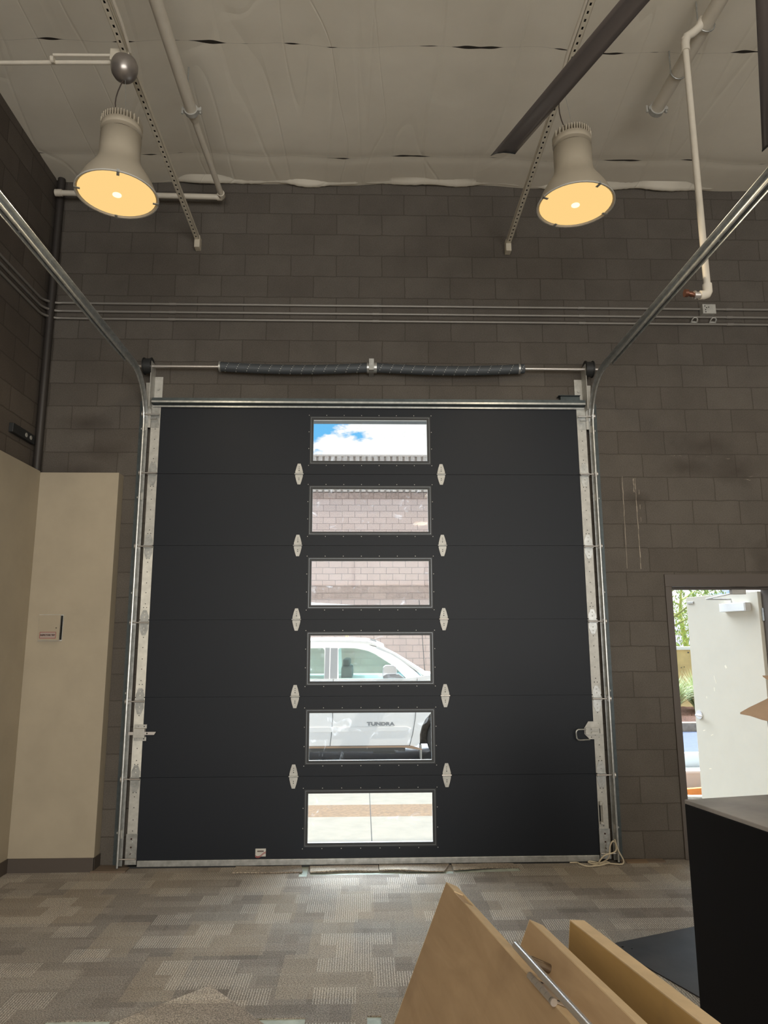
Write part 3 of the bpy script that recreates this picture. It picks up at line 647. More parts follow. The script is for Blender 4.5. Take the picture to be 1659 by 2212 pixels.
def lamp_extras(T, loc, cx, cy, cz):
    x, y, z = loc
    pts = [(x, y, z+.46)]
    for i in range(1, 8): u = i/8; pts.append((x+(cx-x)*u-.045*math.sin(math.pi*u), y+(cy-y)*u, z+.46+(cz-z-.46)*u))
    pts.append((cx, cy, cz))
    B().tube(pts, .0038, 8).build('power_cord', pbr('brown_cord', (.05, .035, .03), .6), T)
    B().tube([(x+.02, y, z+.49), (cx+.012, cy, cz)], .0012, 6).build('hanging_wire', galv, T)
Lloc = (-1.537, -1.99, 4.335); Rloc = (1.273, -1.87, 4.39)
LA = lamp_proto(Lloc, 'glowing grey high bay lamp on the left, hung under a round metal canopy')
RA = copy_tree(LA, Rloc); WL[RA] = Vector(Rloc); RA['label'] = 'glowing grey high bay lamp on the right, partly above it the dark fan blade'
lamp_extras(LA, Lloc, -1.547, -1.99, 5.13)
lamp_extras(RA, Rloc, 1.235, -1.84, 5.27)
cn = B().lathe([(0, -.140), (.03, -.136), (.056, -.120), (.074, -.092), (.081, -.06), (.080, -.03), (.070, -.004), (.066, 0), (0, 0)], (-1.547, -1.99, 5.265)).build('canopy', pbr('pewter_canopy', (.34, .31, .29), .32, .7), LA)
B().box(1.20, 1.24, -1.90, -1.80, 5.25, 5.30).build('mounting_bracket', galv, RA)
# unseen lamps added further back as fill light, same model
for i, (x, y) in enumerate([(-1.537, -6.8), (1.273, -6.8), (4.3, -1.9), (4.3, -6.8), (-1.537, -10.0), (1.273, -10.0)]):
    L = copy_tree(LA, (x, y, 4.36)); L['label'] = 'added high bay lamp out of view, %s' % ['behind the viewer on the left', 'behind the viewer on the right', 'to the right of the side doorway', 'behind the viewer far right', 'at the back left', 'at the back right'][i]
    LOC = (x, y, 4.36); WL[L] = Vector(LOC)
def lamp_light(loc, e=LAMP_W):
    l = bpy.data.lights.new('lamp_light', 'AREA'); l.shape = 'DISK'; l.size = .40; l.energy = e; l.color = (1, .84, .60)
    o = bpy.data.objects.new('lamp_light', l); o.location = (loc[0], loc[1], loc[2]-.01); COL.objects.link(o)
for p in (Lloc, Rloc): lamp_light(p, 13)
for p in ((-1.537, -6.8, 4.35), (1.273, -6.8, 4.35), (4.3, -6.8, 4.35), (-1.537, -10, 4.35), (1.273, -10, 4.35)): lamp_light(p, LAMP_W)  # fill from the added lamps out of view
lamp_light((4.3, -1.9, 4.35), 13)

# conduit across to the left strut junction box, and one along each strut
T = thing('junction_box', (-1.60, -1.93, 5.285), 'small grey junction box on the left strut with conduits, above the round canopy', 'junction box')
B().box(-1.64, -1.52, -2.0, -1.88, 5.265, 5.345).build('box', white_paint, T, bev=.004)
B().tube([(-2.845, -1.90, 5.30), (-1.90, -1.93, 5.30), (-1.64, -1.935, 5.30)], .013, 12).build('side_conduit', white_pipe, T)
B().tube([(-2.0, -1.97, 5.315), (-1.64, -1.975, 5.315)], .009, 10).cyl((-2.02, -1.95, 5.30), (-2.0, -1.95, 5.30), .022, 10).build('conduit_stub', white_pipe, T)
B().tube([(-1.515, -2.0, 5.32), (-1.50, -2.2, 5.325), (-1.500, -2.45, 5.335), (-1.515, -2.9, 5.36), (-1.515, -5.2, 5.42)], .011, 10).build('strut_conduit', white_pipe, T)
tag(B().tube([(1.225, -1.86, 5.29), (1.215, -2.05, 5.31), (1.222, -2.3, 5.325), (1.228, -5.2, 5.42)], .011, 10).build('flexible_conduit', white_pipe), 'thin flexible conduit running along the right strut channel', 'conduit')

# ================================================================== WALL CONDUITS
def conduit(z, xl, label, zl):
    T = thing('wall_conduit', (0, .03, z), label, 'conduit', 'steel conduits across the block wall above the door')
    pts = [(XL+.012+.0, -3.8, zl), (XL+.012, -.14, zl)]
    for i in range(7): a = R(90*i/6); pts.append((XL+.14-.128*math.cos(a), -.13+.158*math.sin(a), zl+(z-zl)*i/6))
    pts += [(XL+.5, .034, z), (7.9, .034, z)]
    B().tube(pts, .0115, 10).build('pipe', conduit_m, T)
    for x in (-1.75, .05, 1.9, 3.25): B().cyl((x-.03, .034, z), (x+.03, .034, z), .0145, 10).build('coupling', conduit_m, T)
    return T
conduit(4.650, 0, 'topmost of the three steel conduits across the block wall', 4.62)
conduit(4.573, 0, 'middle one of the three steel conduits across the block wall', 4.555)
conduit(4.505, 0, 'lowest of the three steel conduits across the block wall', 4.49)
jb = thing('junction_box', (3.04, .0, 4.60), 'square grey metal junction box on the conduits at the right of the wall', 'junction box')
B().box(2.985, 3.105, -.02, .05, 4.585, 4.675).build('box', galv_lt, jb, bev=.003)
kb = B()
for x, z in ((3.005, 4.655), (3.02, 4.64), (3.01, 4.62), (3.04, 4.645), (3.01, 4.60)): kb.cyl((x, -.0195, z), (x, -.022, z), .005, 8)
kb.build('knockout', dark_hole, jb)
for x, lb in ((2.92, 'left one of two small pipe clamps between the lower conduits'), (3.09, 'right one of two small pipe clamps between the lower conduits')):
    c = B(); pts = [(x-.024, .03, 4.525), (x-.024, .01, 4.54), (x-.012, .0, 4.552), (x+.012, .0, 4.552), (x+.024, .01, 4.54), (x+.024, .03, 4.525)]
    c.tube(pts, .006, 6).box(x-.03, x+.03, .03, .05, 4.518, 4.53)
    tag(c.build('pipe_clamp', galv_lt), lb, 'pipe clamp', 'pipe clamps on the block wall')
# dark pipe in the left corner
tag(B().tube([(-2.80, .0, 3.09), (-2.80, .0, 5.84)], .033, 16).build('corner_pipe', pbr('dark_painted_pipe', (.035, .030, .027), .5)), 'dark painted vertical pipe in the left wall corner', 'pipe')
# recessed box with sockets on the left wall
T = thing('conduit_box', (-2.83, -.22, 3.38), 'dark metal box with two round knockouts on the left block wall', 'electrical box')
B().box(-2.85, -2.815, -.42, -.045, 3.335, 3.41).build('box', black_m, T, bev=.003)
for y in (-.20, -.12): B().cyl((-2.8149, y, 3.372), (-2.812, y, 3.372), .018, 14).build('knockout', galv_lt, T)

# ================================================================== SPRINKLER PIPES
def coupling(b, p, r):  # grooved clamp around a Y-running pipe
    x, y, z = p
    b.cyl((x, y-.02, z), (x, y+.02, z), r*1.22, 18)
    for s in (-1, 1):
        b.box(x+s*r*1.1-.012 if s < 0 else x+r*1.1-.012, x+s*r*1.1+.012 if s < 0 else x+r*1.1+.030, y-.018, y+.018, z-.012, z+.012)
        b.cyl((x+s*(r*1.35+.01), y, z-.028), (x+s*(r*1.35+.01), y, z+.028), .008, 8)
T = thing('sprinkler_pipe', (-1.34, -1.1, 5.6), 'white painted sprinkler pipe near the left strut, turning left at the block wall', 'pipe')
B().tube([(-1.36, -6.0, 5.66), (-1.345, -1.18, 5.60)], .042, 20).build('main_pipe', white_pipe, T)
cc = B(); coupling(cc, (-1.345, -1.17, 5.60), .042); cc.build('coupling', galv_lt, T)
B().tube([(-1.345, -1.16, 5.60), (-1.345, -1.10, 5.60), (-1.345, -1.06, 5.60)], [.042, .034, .026], 16).tube([(-1.345, -1.08, 5.60), (-1.325, -.10, 5.615)], .024, 16).build('branch_pipe', white_pipe, T)
B().tube([(-1.325, -.16, 5.615), (-1.325, -.115, 5.615), (-1.335, -.10, 5.615), (-1.37, -.10, 5.616)], .031, 14).build('elbow', white_pipe, T)
B().tube([(-1.34, -.10, 5.615), (-2.79, -.10, 5.635)], .024, 14).cyl((-2.80, -.10, 5.635), (-2.74, -.10, 5.635), .031, 14).build('wall_pipe', white_pipe, T)
B().cyl((-2.60, -.10, 5.64), (-2.60, -.10, 5.85), .005, 8).build('hanger_rod', galv, T)
B().cyl((-1.345, -1.30, 5.60), (-1.345, -1.30, 5.85), .006, 8).build('hanger_rod', galv, T)
T = thing('sprinkler_main', (2.18, -1.5, 5.68), 'thick white sprinkler main at the upper right with clamp fittings', 'pipe')
B().tube([(2.30, -6.0, 5.72), (2.175, -1.17, 5.69)], .047, 20).build('main_pipe', white_pipe, T)
cc = B(); coupling(cc, (2.175, -1.16, 5.69), .047); cc.cyl((2.175, -1.165, 5.69), (2.175, -1.13, 5.69), .040, 16); cc.build('end_coupling', galv_lt, T)
for y in (-1.52, -1.92):
    hx = 2.175+(y+1.17)*-.026; h = B(); pts = [(hx+.056*math.cos(R(a)), y, 5.69+.056*math.sin(R(a))) for a in range(-200, 21, 20)]
    h.tube(pts, .005, 6).cyl((hx-.055, y, 5.70), (hx-.055, y, 5.86), .005, 8); h.build('pipe_hanger', galv, T)
T = thing('drain_pipe', (2.05, -1.9, 4.7), 'slim white pipe dropping from the sprinkler main at the right', 'pipe')
B().tube([(2.17, -1.93, 5.72), (2.14, -1.92, 5.66), (2.10, -1.905, 5.63), (2.065, -1.90, 5.61), (2.052, -1.90, 5.56), (2.05, -1.90, 5.50)], .028, 14).build('top_fitting', white_pipe, T)
B().tube([(2.05, -1.9, 5.6), (2.05, -1.9, 3.83)], .0205, 16).build('drop_pipe', white_pipe, T)
B().tube([(2.05, -1.9, 3.85), (2.05, -1.9, 3.80), (2.043, -1.9, 3.785), (2.022, -1.9, 3.778), (2.0, -1.9, 3.778)], .028, 14).build('elbow', white_pipe, T)
B().cyl((2.0, -1.9, 3.778), (1.972, -1.9, 3.778), .020, 12).cyl((1.972, -1.9, 3.778), (1.962, -1.9, 3.778), .026, 12).build('nut', steel, T)
B().tube([(1.965, -1.9, 3.778), (1.945, -1.9, 3.785), (1.925, -1.9, 3.79)], [.014, .018, .012], 10).cyl((1.925, -1.9, 3.79), (1.905, -1.9, 3.79), .024, 12).build('sprinkler_head', brass, T)

# ================================================================== CEILING FAN
FH = Vector((1.135, -4.222, 4.0)); FR = 1.47
T = thing('ceiling_fan', FH, 'large dark grey ceiling fan with long blades entering at the upper right', 'ceiling fan')
B().lathe([(0, -.07), (.10, -.065), (.14, -.03), (.14, .05), (.08, .08), (.03, .09), (.03, 1.82), (0, 1.82)], FH, 32).build('hub', fan_m, T)
for k in range(7):
    a = R(90+20.8-51.43*k)     # angle from +X
    d = Vector((math.cos(a), math.sin(a), 0)); n_ = Vector((-math.sin(a), math.cos(a), 0))
    prof = [(-.056, .004), (-.03, .012), (0, .016), (.03, .013), (.060, .0), (.060, -.003), (.03, .006), (0, .009), (-.03, .005), (-.056, -.001)]
    prof = [(u, w-u*.16) for u, w in prof]
    vs = []; fs = []; m_ = len(prof); st_ = [.14, FR-.03, FR-.012]
    for q, r_ in enumerate(st_):
        for u, w in prof: vs.append(FH+d*(r_+(u*.25 if q else 0))+n_*u+Vector((0, 0, w)))
    for i in range(len(st_)-1):
        for j in range(m_): fs.append((i*m_+j, i*m_+(j+1) % m_, (i+1)*m_+(j+1) % m_, (i+1)*m_+j))
    fs += [tuple(range(m_)), tuple(range(m_*(len(st_)-1), m_*len(st_)))]
    b = B(); b.add(vs, fs, True); bl = b.build('blade', fan_m, T)
    vs = []
    for r_ in (FR-.013, FR):
        for u, w in prof: vs.append(FH+d*(r_+u*.25)+n_*u*1.03+Vector((0, 0, w-.001+(.002 if w > 0 else -.001))))
    fs = [(j, (j+1) % m_, m_+(j+1) % m_, m_+j) for j in range(m_)]+[tuple(range(m_)), tuple(range(m_, 2*m_))]
    B().add(vs, fs).build('blade_tip', black_m, bl)

# ================================================================== INSPECTOR TEST CABINET
T = thing('test_cabinet', (-2.55, -.07, 1.71), 'small cream metal access box with a printed label on the partition', 'access box')
B().box(-2.645, -2.452, -.078, -.070, 1.713, 1.922).build('frame', galv_lt, T, bev=.001)
md = Matrix.Translation((-2.642, -.079, 0)) @ Matrix.Rotation(R(-7), 4, 'Z')
dr = B().box(0, .178, -.003, .0, 1.718, 1.917, md).build('door', drywall, T)
B().box(-2.47, -2.455, -.0795, -.078, 1.722, 1.912).build('gap', dark_hole, T)
lb = B().box(.018, .150, -.0042, -.003, 1.736, 1.782, md).build('label_plate', label_bg, T)
lb2 = B()
lb2.box(.016, .152, -.0046, -.0040, 1.780, 1.784, md).box(.016, .152, -.0046, -.0040, 1.734, 1.738, md).box(.016, .020, -.0046, -.0040, 1.734, 1.784, md).box(.148, .152, -.0046, -.0040, 1.734, 1.784, md)
lb2.build('label_border', label_red, lb)
tm = textmesh('INSPECTORS TEST', .019, .0004, .0006, .80)
B().mesh(tm, lambda c: md @ Vector((.084+c.x, -.0046-c.z, 1.759+c.y))).build('label_text', ink, lb)
B().cyl(md @ Vector((.150, -.003, 1.815)), md @ Vector((.150, -.006, 1.815)), .004, 10).build('latch', dark_hole, T)

# ================================================================== SIDE DOOR LEAF
HP = Vector((3.405, .262, 0)); ang = R(180-75)
md = Matrix.Translation(HP) @ Matrix.Rotation(ang, 4, 'Z')    # local +X runs from hinge to free edge
D2 = thing('door_2', HP, 'cream metal side door standing open to the outside', 'door', kind='structure')
B().box(0, .905, -.0225, .0225, .012, 2.12, md).build('leaf', leaf_m, D2, bev=.002)
# inside face is the +Y local side rotated toward the room's left: choose the side the camera sees
side = 1 if (md.to_3x3() @ Vector((0, 1, 0))).dot(Vector((-.055, -5.88, 1.7))-HP) > 0 else -1
ys_ = lambda a, b: sorted((side*a, side*b))
cb_ = B(); y0, y1 = ys_(.0225, .085); cb_.box(.10, .40, y0, y1, 1.955, 2.03, md); cl_ = cb_.build('closer_body', white_pl, D2, bev=.004)
y0, y1 = ys_(.024, .083); B().box(.085, .10, y0, y1, 1.957, 2.028, md).build('closer_end_cap', pbr('closer_cap_grey', (.5, .48, .45), .5), cl_)
p1 = md @ Vector((.27, side*.06, 2.035)); p2 = md @ Vector((.42, side*.20, 2.075)); p3 = Vector((3.12, .13, 2.10))
B().tube([p1, p1+Vector((0, 0, .03)), p2], .008, 8).tube([p2, p3], .007, 8).build('closer_arm', galv_lt, cl_)
B().box(3.08, 3.20, .10, .15, 2.085, 2.125).build('closer_shoe', galv_lt, cl_, bev=.003)
hd = B().cyl(md @ Vector((.845, side*.0225, 1.0)), md @ Vector((.845, side*.032, 1.0)), .042, 24)
hd.tube([md @ Vector((.845, side*.03, 1.0)), md @ Vector((.845, side*.06, 1.0)), md @ Vector((.84, side*.072, 1.0)), md @ Vector((.80, side*.075, 1.0)), md @ Vector((.755, side*.072, .998))], .009, 10)
hd.build('lever_handle', chrome, D2)
y0, y1 = ys_(.0225, .034); B().box(.80, .885, y0, y1, 2.055, 2.075, md).build('door_stop', galv_lt, D2, bev=.002)
for z in (.25, 1.1, 1.92):
    h_ = B().box(-.03, .0, -.004, .004, z-.055, z+.055, md); h_.cyl((3.425, .262, z-.057), (3.425, .262, z+.057), .007, 10)
    h_.box(3.425, 3.455, .255, .262, z-.055, z+.055); h_.build('hinge', galv, D2)
# scuff marks on the leaf face
scf = B()
for (u, z, w, h, r_) in ((.60, 1.34, .006, .075, .3), (.62, 1.25, .008, .035, 0), (.73, 1.17, .008, .02, .2), (.80, .86, .03, .008, .3), (.70, .83, .035, .008, .4), (.76, .52, .03, .008, .2), (.45, 1.46, .02, .03, .5), (.4, .3, .03, .05, .3), (.3, .28, .02, .06, -.3), (.2, .25, .02, .05, .4)):
    mm = md @ Matrix.Translation((u, side*.0231, z)) @ Matrix.Rotation(r_, 4, 'Y'); scf.box(-w/2, w/2, -.0003, .0003, -h/2, h/2, mm)
scf.build('scuff_marks', pbr('scuff_white', (.85, .80, .66), .7), D2)

# ================================================================== CARPET PIECES AND TILE
def piece(pts, z0, z1, label, tilt=0.0, mat=None):
    b = B(); n = 10; top = []; bot = []
    (a, b_, c, d) = [Vector((*p, 0)) for p in pts]   # a,b back edge ; c,d front edge (right, left)
    rr = random.Random(int(abs(pts[0][0])*1000)); vs = []; fs = []
    for j in range(5):
        v = j/4
        for i in range(n+1):
            u = i/n; p = (a.lerp(b_, u)).lerp(d.lerp(c, u), v)
            p.y += rr.uniform(-.004, .004) if 0 < j < 4 else .006*math.sin(u*7+pts[0][0]*5)
            zz_ = z0+tilt*v*(.6+.4*math.sin(u*5)); vs.append((p.x, p.y, zz_+.008)); 
    m0 = len(vs)
    vs += [(x, y, z-.008) for x, y, z in vs[:m0]]
    for j in range(4):
        for i in range(n):
            q = j*(n+1)+i; fs += [(q, q+1, q+n+2, q+n+1), (m0+q, m0+q+n+1, m0+q+n+2, m0+q+1)]
    for i in range(n): fs += [(i, m0+i, m0+i+1, i+1), (4*(n+1)+i, 4*(n+1)+i+1, m0+4*(n+1)+i+1, m0+4*(n+1)+i)]
    for j in range(4): q = j*(n+1); fs += [(q, q+n+1, m0+q+n+1, m0+q), (q+n, m0+q+n, m0+q+2*n+1, q+2*n+1)]
    b.add(vs, fs)
    return tag(b.build('carpet_piece', mat or carpet_sunlit), label, 'carpet piece', 'loose carpet strips along the foot of the black door')
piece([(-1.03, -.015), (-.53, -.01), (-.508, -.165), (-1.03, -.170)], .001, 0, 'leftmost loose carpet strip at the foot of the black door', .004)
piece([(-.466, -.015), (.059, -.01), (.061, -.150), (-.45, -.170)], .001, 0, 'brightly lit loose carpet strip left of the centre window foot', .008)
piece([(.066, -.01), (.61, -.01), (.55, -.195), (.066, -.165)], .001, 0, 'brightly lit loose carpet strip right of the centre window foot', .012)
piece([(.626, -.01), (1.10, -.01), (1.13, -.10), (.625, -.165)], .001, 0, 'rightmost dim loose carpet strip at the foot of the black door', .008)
ct = B(); cs = Vector((-.821, -1.931, 0)); e1 = Vector((-.353, -.338, 0)).normalized(); e2 = Vector((.26, -.307, 0)).normalized()
q = [cs, cs+e2*.5, cs+e2*.5+e1*.5, cs+e1*.5]
ct.add([(p.x, p.y, .001) for p in q]+[(p.x, p.y, .009) for p in q], [(3, 2, 1, 0), (4, 5, 6, 7), (0, 1, 5, 4), (1, 2, 6, 5), (2, 3, 7, 6), (3, 0, 4, 7)])
o = ct.build('carpet_tile', carpet_sunlit); tag(o, 'loose square carpet tile lying turned on the floor at the lower left', 'carpet tile')  # shares the sun-brightened colour of the door strips

# ================================================================== ROPE
rp = [(1.545, -.02), (1.60, -.035), (1.604, -.08), (1.657, -.119), (1.749, -.113), (1.815, -.085), (1.852, -.05), (1.83, -.028), (1.776, -.075), (1.731, -.065), (1.689, -.04), (1.70, -.022), (1.76, -.03), (1.80, -.03)]
pts = [(x, y, .009+.004*(i % 3)) for i, (x, y) in enumerate(rp)]
pts += [(1.835, -.075, .06), (1.85, -.075, .14), (1.875, -.075, .175), (1.895, -.075, .15), (1.885, -.08, .10), (1.80, -.085, .075), (1.755, -.085, .03), (1.765, -.07, .012), (1.82, -.06, .012), (1.90, -.078, .010), (1.94, -.078, .012), (1.945, -.08, .04), (1.91, -.082, .11), (1.885, -.085, .19)]
def smooth_path(p, n=6):
    p = [Vector(a) for a in p]; out = []
    for i in range(len(p)-1):
        a, b, c, d = p[max(i-1, 0)], p[i], p[i+1], p[min(i+2, len(p)-1)]
        for k in range(n):
            t = k/n; out.append(.5*((2*b)+(-a+c)*t+(2*a-5*b+4*c-d)*t*t+(-a+3*b-3*c+d)*t**3))
    out.append(p[-1]); return out
tag(B().tube(smooth_path(pts), .0052, 8).build('pull_rope', rope_m), 'cream cotton pull rope looped on the floor at the right foot of the black door', 'rope')
tag(B().tube(smooth_path([(1.70, -.10, .008), (1.715, -.092, .008), (1.735, -.095, .008), (1.735, -.105, .008), (1.715, -.108, .008), (1.70, -.10, .008)]), .005, 8).build('rope_scrap', rope_m), 'short ring of rope lying inside the looped pull rope', 'rope')
# pale board by the rope
tag(B().box(1.99, 2.16, -.03, .03, .0, .012).build('wood_scrap', pbr('scrap_wood', (.20, .14, .09), .9)), 'flat brown scrap of board on the floor right of the pull rope', 'wood scrap')

# ================================================================== WOODEN DOOR SLABS
def slab(P0, d, e, length, height, th, label, chips=False, face=None):
    """P0 far top corner on the visible face; d along top edge toward viewer, e down the face; thickness goes away to the right"""
    P0, d, e = Vector(P0), Vector(d).normalized(), Vector(e).normalized()
    n = d.cross(e); n = n if n.x > 0 else -n
    T = thing('door_slab', P0+e*height, label, 'wooden door', 'maple door slabs leaning at the lower right')
    M_ = lambda u, v, w: P0+d*u+e*v+n*w
    b = B(); b.add([M_(u, v, w) for u in (0, length) for v in (.003, height) for w in (0, th)], [(0, 1, 3, 2), (4, 6, 7, 5), (0, 2, 6, 4), (1, 5, 7, 3), (0, 4, 5, 1), (2, 3, 7, 6)])
    b.build('panel', face or wood_face, T, bev=.0015)
    b = B()
    segs = [(0, length)] if not chips else [(0, .10), (.215, length)]
    for u0, u1 in segs: b.add([M_(u, v, w) for u in (u0, u1) for v in (0, .003) for w in (0, th)], [(0, 1, 3, 2), (4, 6, 7, 5), (0, 2, 6, 4), (1, 5, 7, 3), (0, 4, 5, 1), (2, 3, 7, 6)])
    b.add([M_(u, v, w) for u in (-.0006, .0) for v in (0, height) for w in (0, th)], [(0, 1, 3, 2), (4, 6, 7, 5), (0, 2, 6, 4), (1, 5, 7, 3), (0, 4, 5, 1), (2, 3, 7, 6)])
    if chips: b.add([M_(u, v, w) for u in (.10, .215) for v in (0, .003) for w in (th*.75, th)], [(0, 1, 3, 2), (4, 6, 7, 5), (0, 2, 6, 4), (1, 5, 7, 3), (0, 4, 5, 1), (2, 3, 7, 6)])
    b.build('edge_band', wood_edge, T)
    return T, M_, n
TA, MA, nA = slab((.2463, -3.112, .840), (.1767, -.9843, 0), (-.4001, -.0718, -.9136), 2.0, .918, .045, 'frontmost leaning maple door slab with a steel hinge on its edge', True)
TB, MB_, nB = slab((.4242, -3.6708, .910), (.1644, -.9864, 0), (-.4152, -.0692, -.9071), 1.55, 1.002, .045, 'middle leaning maple door slab carrying a steel bar handle')
TC, MC, nC = slab((.5388, -3.6787, .910), (.1992, -.980, 0), (-.1078, -.0219, -.9939), 1.55, .915, .045, 'rearmost maple door slab, standing nearly upright with a yellower face', face=wood_yel)
# butt hinge on the front slab
hb = B()
for k in range(5):
    u = .772+k*.026; hb.cyl(MA(u, -.004, -.008), MA(u+.0245, -.004, -.008), .0085, 16)
hb.tube([MA(.762, -.004, -.008), MA(.768, -.004, -.008), MA(.772, -.004, -.008)], [.004, .009, .0075], 14).tube([MA(.902, -.004, -.008), MA(.906, -.004, -.008), MA(.912, -.004, -.008)], [.0075, .010, .009], 14)
hg = hb.build('hinge', steel, TA)
lf = B(); lf.add([MA(u, v, w) for u in (.778, .900) for v in (-.0045, -.0015) for w in (-.006, .070)], [(0, 1, 3, 2), (4, 6, 7, 5), (0, 2, 6, 4), (1, 5, 7, 3), (0, 4, 5, 1), (2, 3, 7, 6)])
lf.build('hinge_leaf', steel, hg)
ho = B()
for u, w in ((.79, .018), (.82, .050), (.86, .050), (.885, .018)): ho.cyl(MA(u, -.0045, w), MA(u, -.0052, w), .0035, 10)
ho.build('screw_hole', dark_hole, hg)
# bar pull on the middle slab
bp = B().tube([MB_(.095, .058, -.062), MB_(.75, .058, -.062)], .0098, 24).build('bar_handle', steel, TB)
so_ = B()
for u in (.185, .66): so_.cyl(MB_(u, .058, 0), MB_(u, .058, -.058), .0115, 18)
so_.build('standoff', pbr('bronze_standoff', (.24, .19, .14), .35, .9), bp)

# ================================================================== BLACK CABINET, SHEET, CARTON
ex = Vector((.98, .2, 0)).normalized(); ey = Vector((.2, -.98, 0)).normalized(); c0 = Vector((1.378, -2.568, 0))
T = thing('black_cabinet', c0+ex*.35+ey*.35, 'tall black laminate cabinet with a dull grey top at the lower right', 'cabinet')
def obox(b, c, a, bb, u0, u1, v0, v1, z0, z1):
    return b.add([c+a*u+bb*v+Vector((0, 0, z)) for z in (z0, z1) for v in (v0, v1) for u in (u0, u1)], [(0, 2, 3, 1), (4, 5, 7, 6), (0, 1, 5, 4), (2, 6, 7, 3), (0, 4, 6, 2), (1, 3, 7, 5)])
b = B(); obox(b, c0, ex, ey, 0.0, .80, 0.0, .78, .0, .982); b.build('body', cab_blk, T, bev=.004)
b = B(); obox(b, c0, ex, ey, 0.0, .80, 0.0, .78, .982, 1.0); b.build('top', cab_top, T, bev=.003)
p0 = Vector((1.33, -1.52, 0)); a1 = Vector((.932, .361, 0)); a2 = Vector((.361, -.932, 0))
pm = plate(rrect(0, 1.05, 0, .98, .07, 6), [circ(.055, .06, .008, 10), circ(.085, .10, .005, 8)], .006)
b = B().mesh(pm, lambda c: p0+a1*c.x+a2*c.y+Vector((0, 0, .004+c.z)))
tag(b.build('black_sheet', panel_blk), 'scuffed black sheet with a rounded corner lying flat on the carpet beside the cabinet', 'sheet')
T = thing('cardboard_box', (2.02, -2.78, 1.0), 'open cardboard box on the black cabinet, its flap poking in at the right edge', 'cardboard box')
b = B().box(1.80, 1.803, -3.0, -2.55, 1.0, 1.36).box(2.14, 2.143, -3.0, -2.55, 1.0, 1.36).box(1.80, 2.143, -3.0, -2.997, 1.0, 1.36).box(1.80, 2.143, -2.553, -2.55, 1.0, 1.36).box(1.80, 2.143, -3.0, -2.55, 1.0, 1.004)
b.build('carton', card, T)
fl_ = [(1.572, -2.75, 1.385), (1.615, -2.745, 1.405), (1.70, -2.73, 1.437), (1.80, -2.70, 1.475), (1.80, -2.80, 1.345), (1.70, -2.78, 1.352), (1.655, -2.77, 1.362), (1.61, -2.76, 1.378)]
b = B(); n = len(fl_); b.add([Vector(p) for p in fl_]+[Vector(p)+Vector((0.002, .002, .007)) for p in fl_], [tuple(range(n))[::-1], tuple(range(n, 2*n))]+[(i, (i+1) % n, n+(i+1) % n, n+i) for i in range(n)])
b.build('flap', card, T)
fl_ = [(1.688, -2.75, 1.541), (1.74, -2.73, 1.54), (1.80, -2.70, 1.52), (1.80, -2.78, 1.46), (1.72, -2.76, 1.516)]
b = B(); n = len(fl_); b.add([Vector(p) for p in fl_]+[Vector(p)+Vector((0, .004, .006)) for p in fl_], [tuple(range(n))[::-1], tuple(range(n, 2*n))]+[(i, (i+1) % n, n+(i+1) % n, n+i) for i in range(n)])
b.build('torn_flap', card, T)

# ================================================================== OUTSIDE: GROUND
def ground(nm, y0, z0, y1, z1, mat, label, x0=-14, x1=16, cat='ground'):
    b = B().add([(x0, y0, z0), (x1, y0, z0), (x1, y1, z1), (x0, y1, z1), (x0, y0, z0-.3), (x1, y0, z0-.3), (x1, y1, z1-.3), (x0, y1, z1-.3)], [(0, 1, 2, 3), (4, 7, 6, 5), (0, 4, 5, 1), (1, 5, 6, 2), (2, 6, 7, 3), (3, 7, 4, 0)])
    return tag(b.build(nm, mat, origin=(0, 0, 0)), label, cat, kind='structure')
ground('apron', .25, -.02, 1.93, -.085, apron_m, 'pale concrete apron outside the overhead door')
ground('apron_band', 1.93, -.085, 2.60, -.11, band_m, 'brown exposed aggregate band across the concrete apron')
ground('apron_edge', 2.60, -.11, 3.6, -.15, apron_m, 'pale outer edge of the concrete apron')
ground('driveway', 3.6, -.15, 5.3, -.2, asphalt, 'grey asphalt driveway under the white pickup', x1=3.4)
ground('driveway_far', 5.3, -.2, 18, -.2, asphalt, 'grey asphalt driveway in front of the block building', x1=3.4)
ground('road', 3.6, -.15, 9.65, -.2, asphalt_b, 'bluish sealed asphalt seen through the side doorway', x0=3.4, x1=20)
jt = B().add([(.017, .3, -.0205), (.025, .3, -.0205), (.025, 1.93, -.0835), (.017, 1.93, -.0835), (.025, 3.6, -.148), (.017, 3.6, -.148)], [(0, 1, 2, 3), (3, 2, 4, 5)])
tag(jt.build('apron_joint', pbr('joint_dark', (.02, .018, .015), .9), origin=(0, 0, 0)), 'dark joint line over the aggregate band', 'joint', kind='structure')

# opposite block building
T = thing('block_building', (-4, 17, -.2), 'pinkish concrete block building across the driveway, with rough bands and fluted parapet', 'building')
B().box(-16, 5.0, 17.0, 20, -.2, 6.35).build('wall', out_blk, T)
B().box(-16, 5.0, 16.96, 17.0, 3.06, 3.49).build('rough_band', out_rough, T)
B().box(-16, 5.0, 16.96, 17.0, 6.33, 6.52).build('rough_course', out_rough, T)
b = B().box(-16, 5.0, 17.02, 20, 6.5, 7.74)
for i in range(103): x = -16+i*.2035; b.box(x, x+.13, 16.93, 17.05, 6.54, 7.74)
b.build('fluted_parapet', out_flute, T)
B().box(-16, 5.02, 16.9, 20, 7.74, 7.79).build('coping', out_flute, T)
tag(B().tube([(1.72, 16.9, 3.0), (1.80, 16.9, 1.9), (1.92, 16.9, -.2)], .012, 6).build('wall_cable', seam_m), 'thin dark cable hanging down the far block building', 'cable')

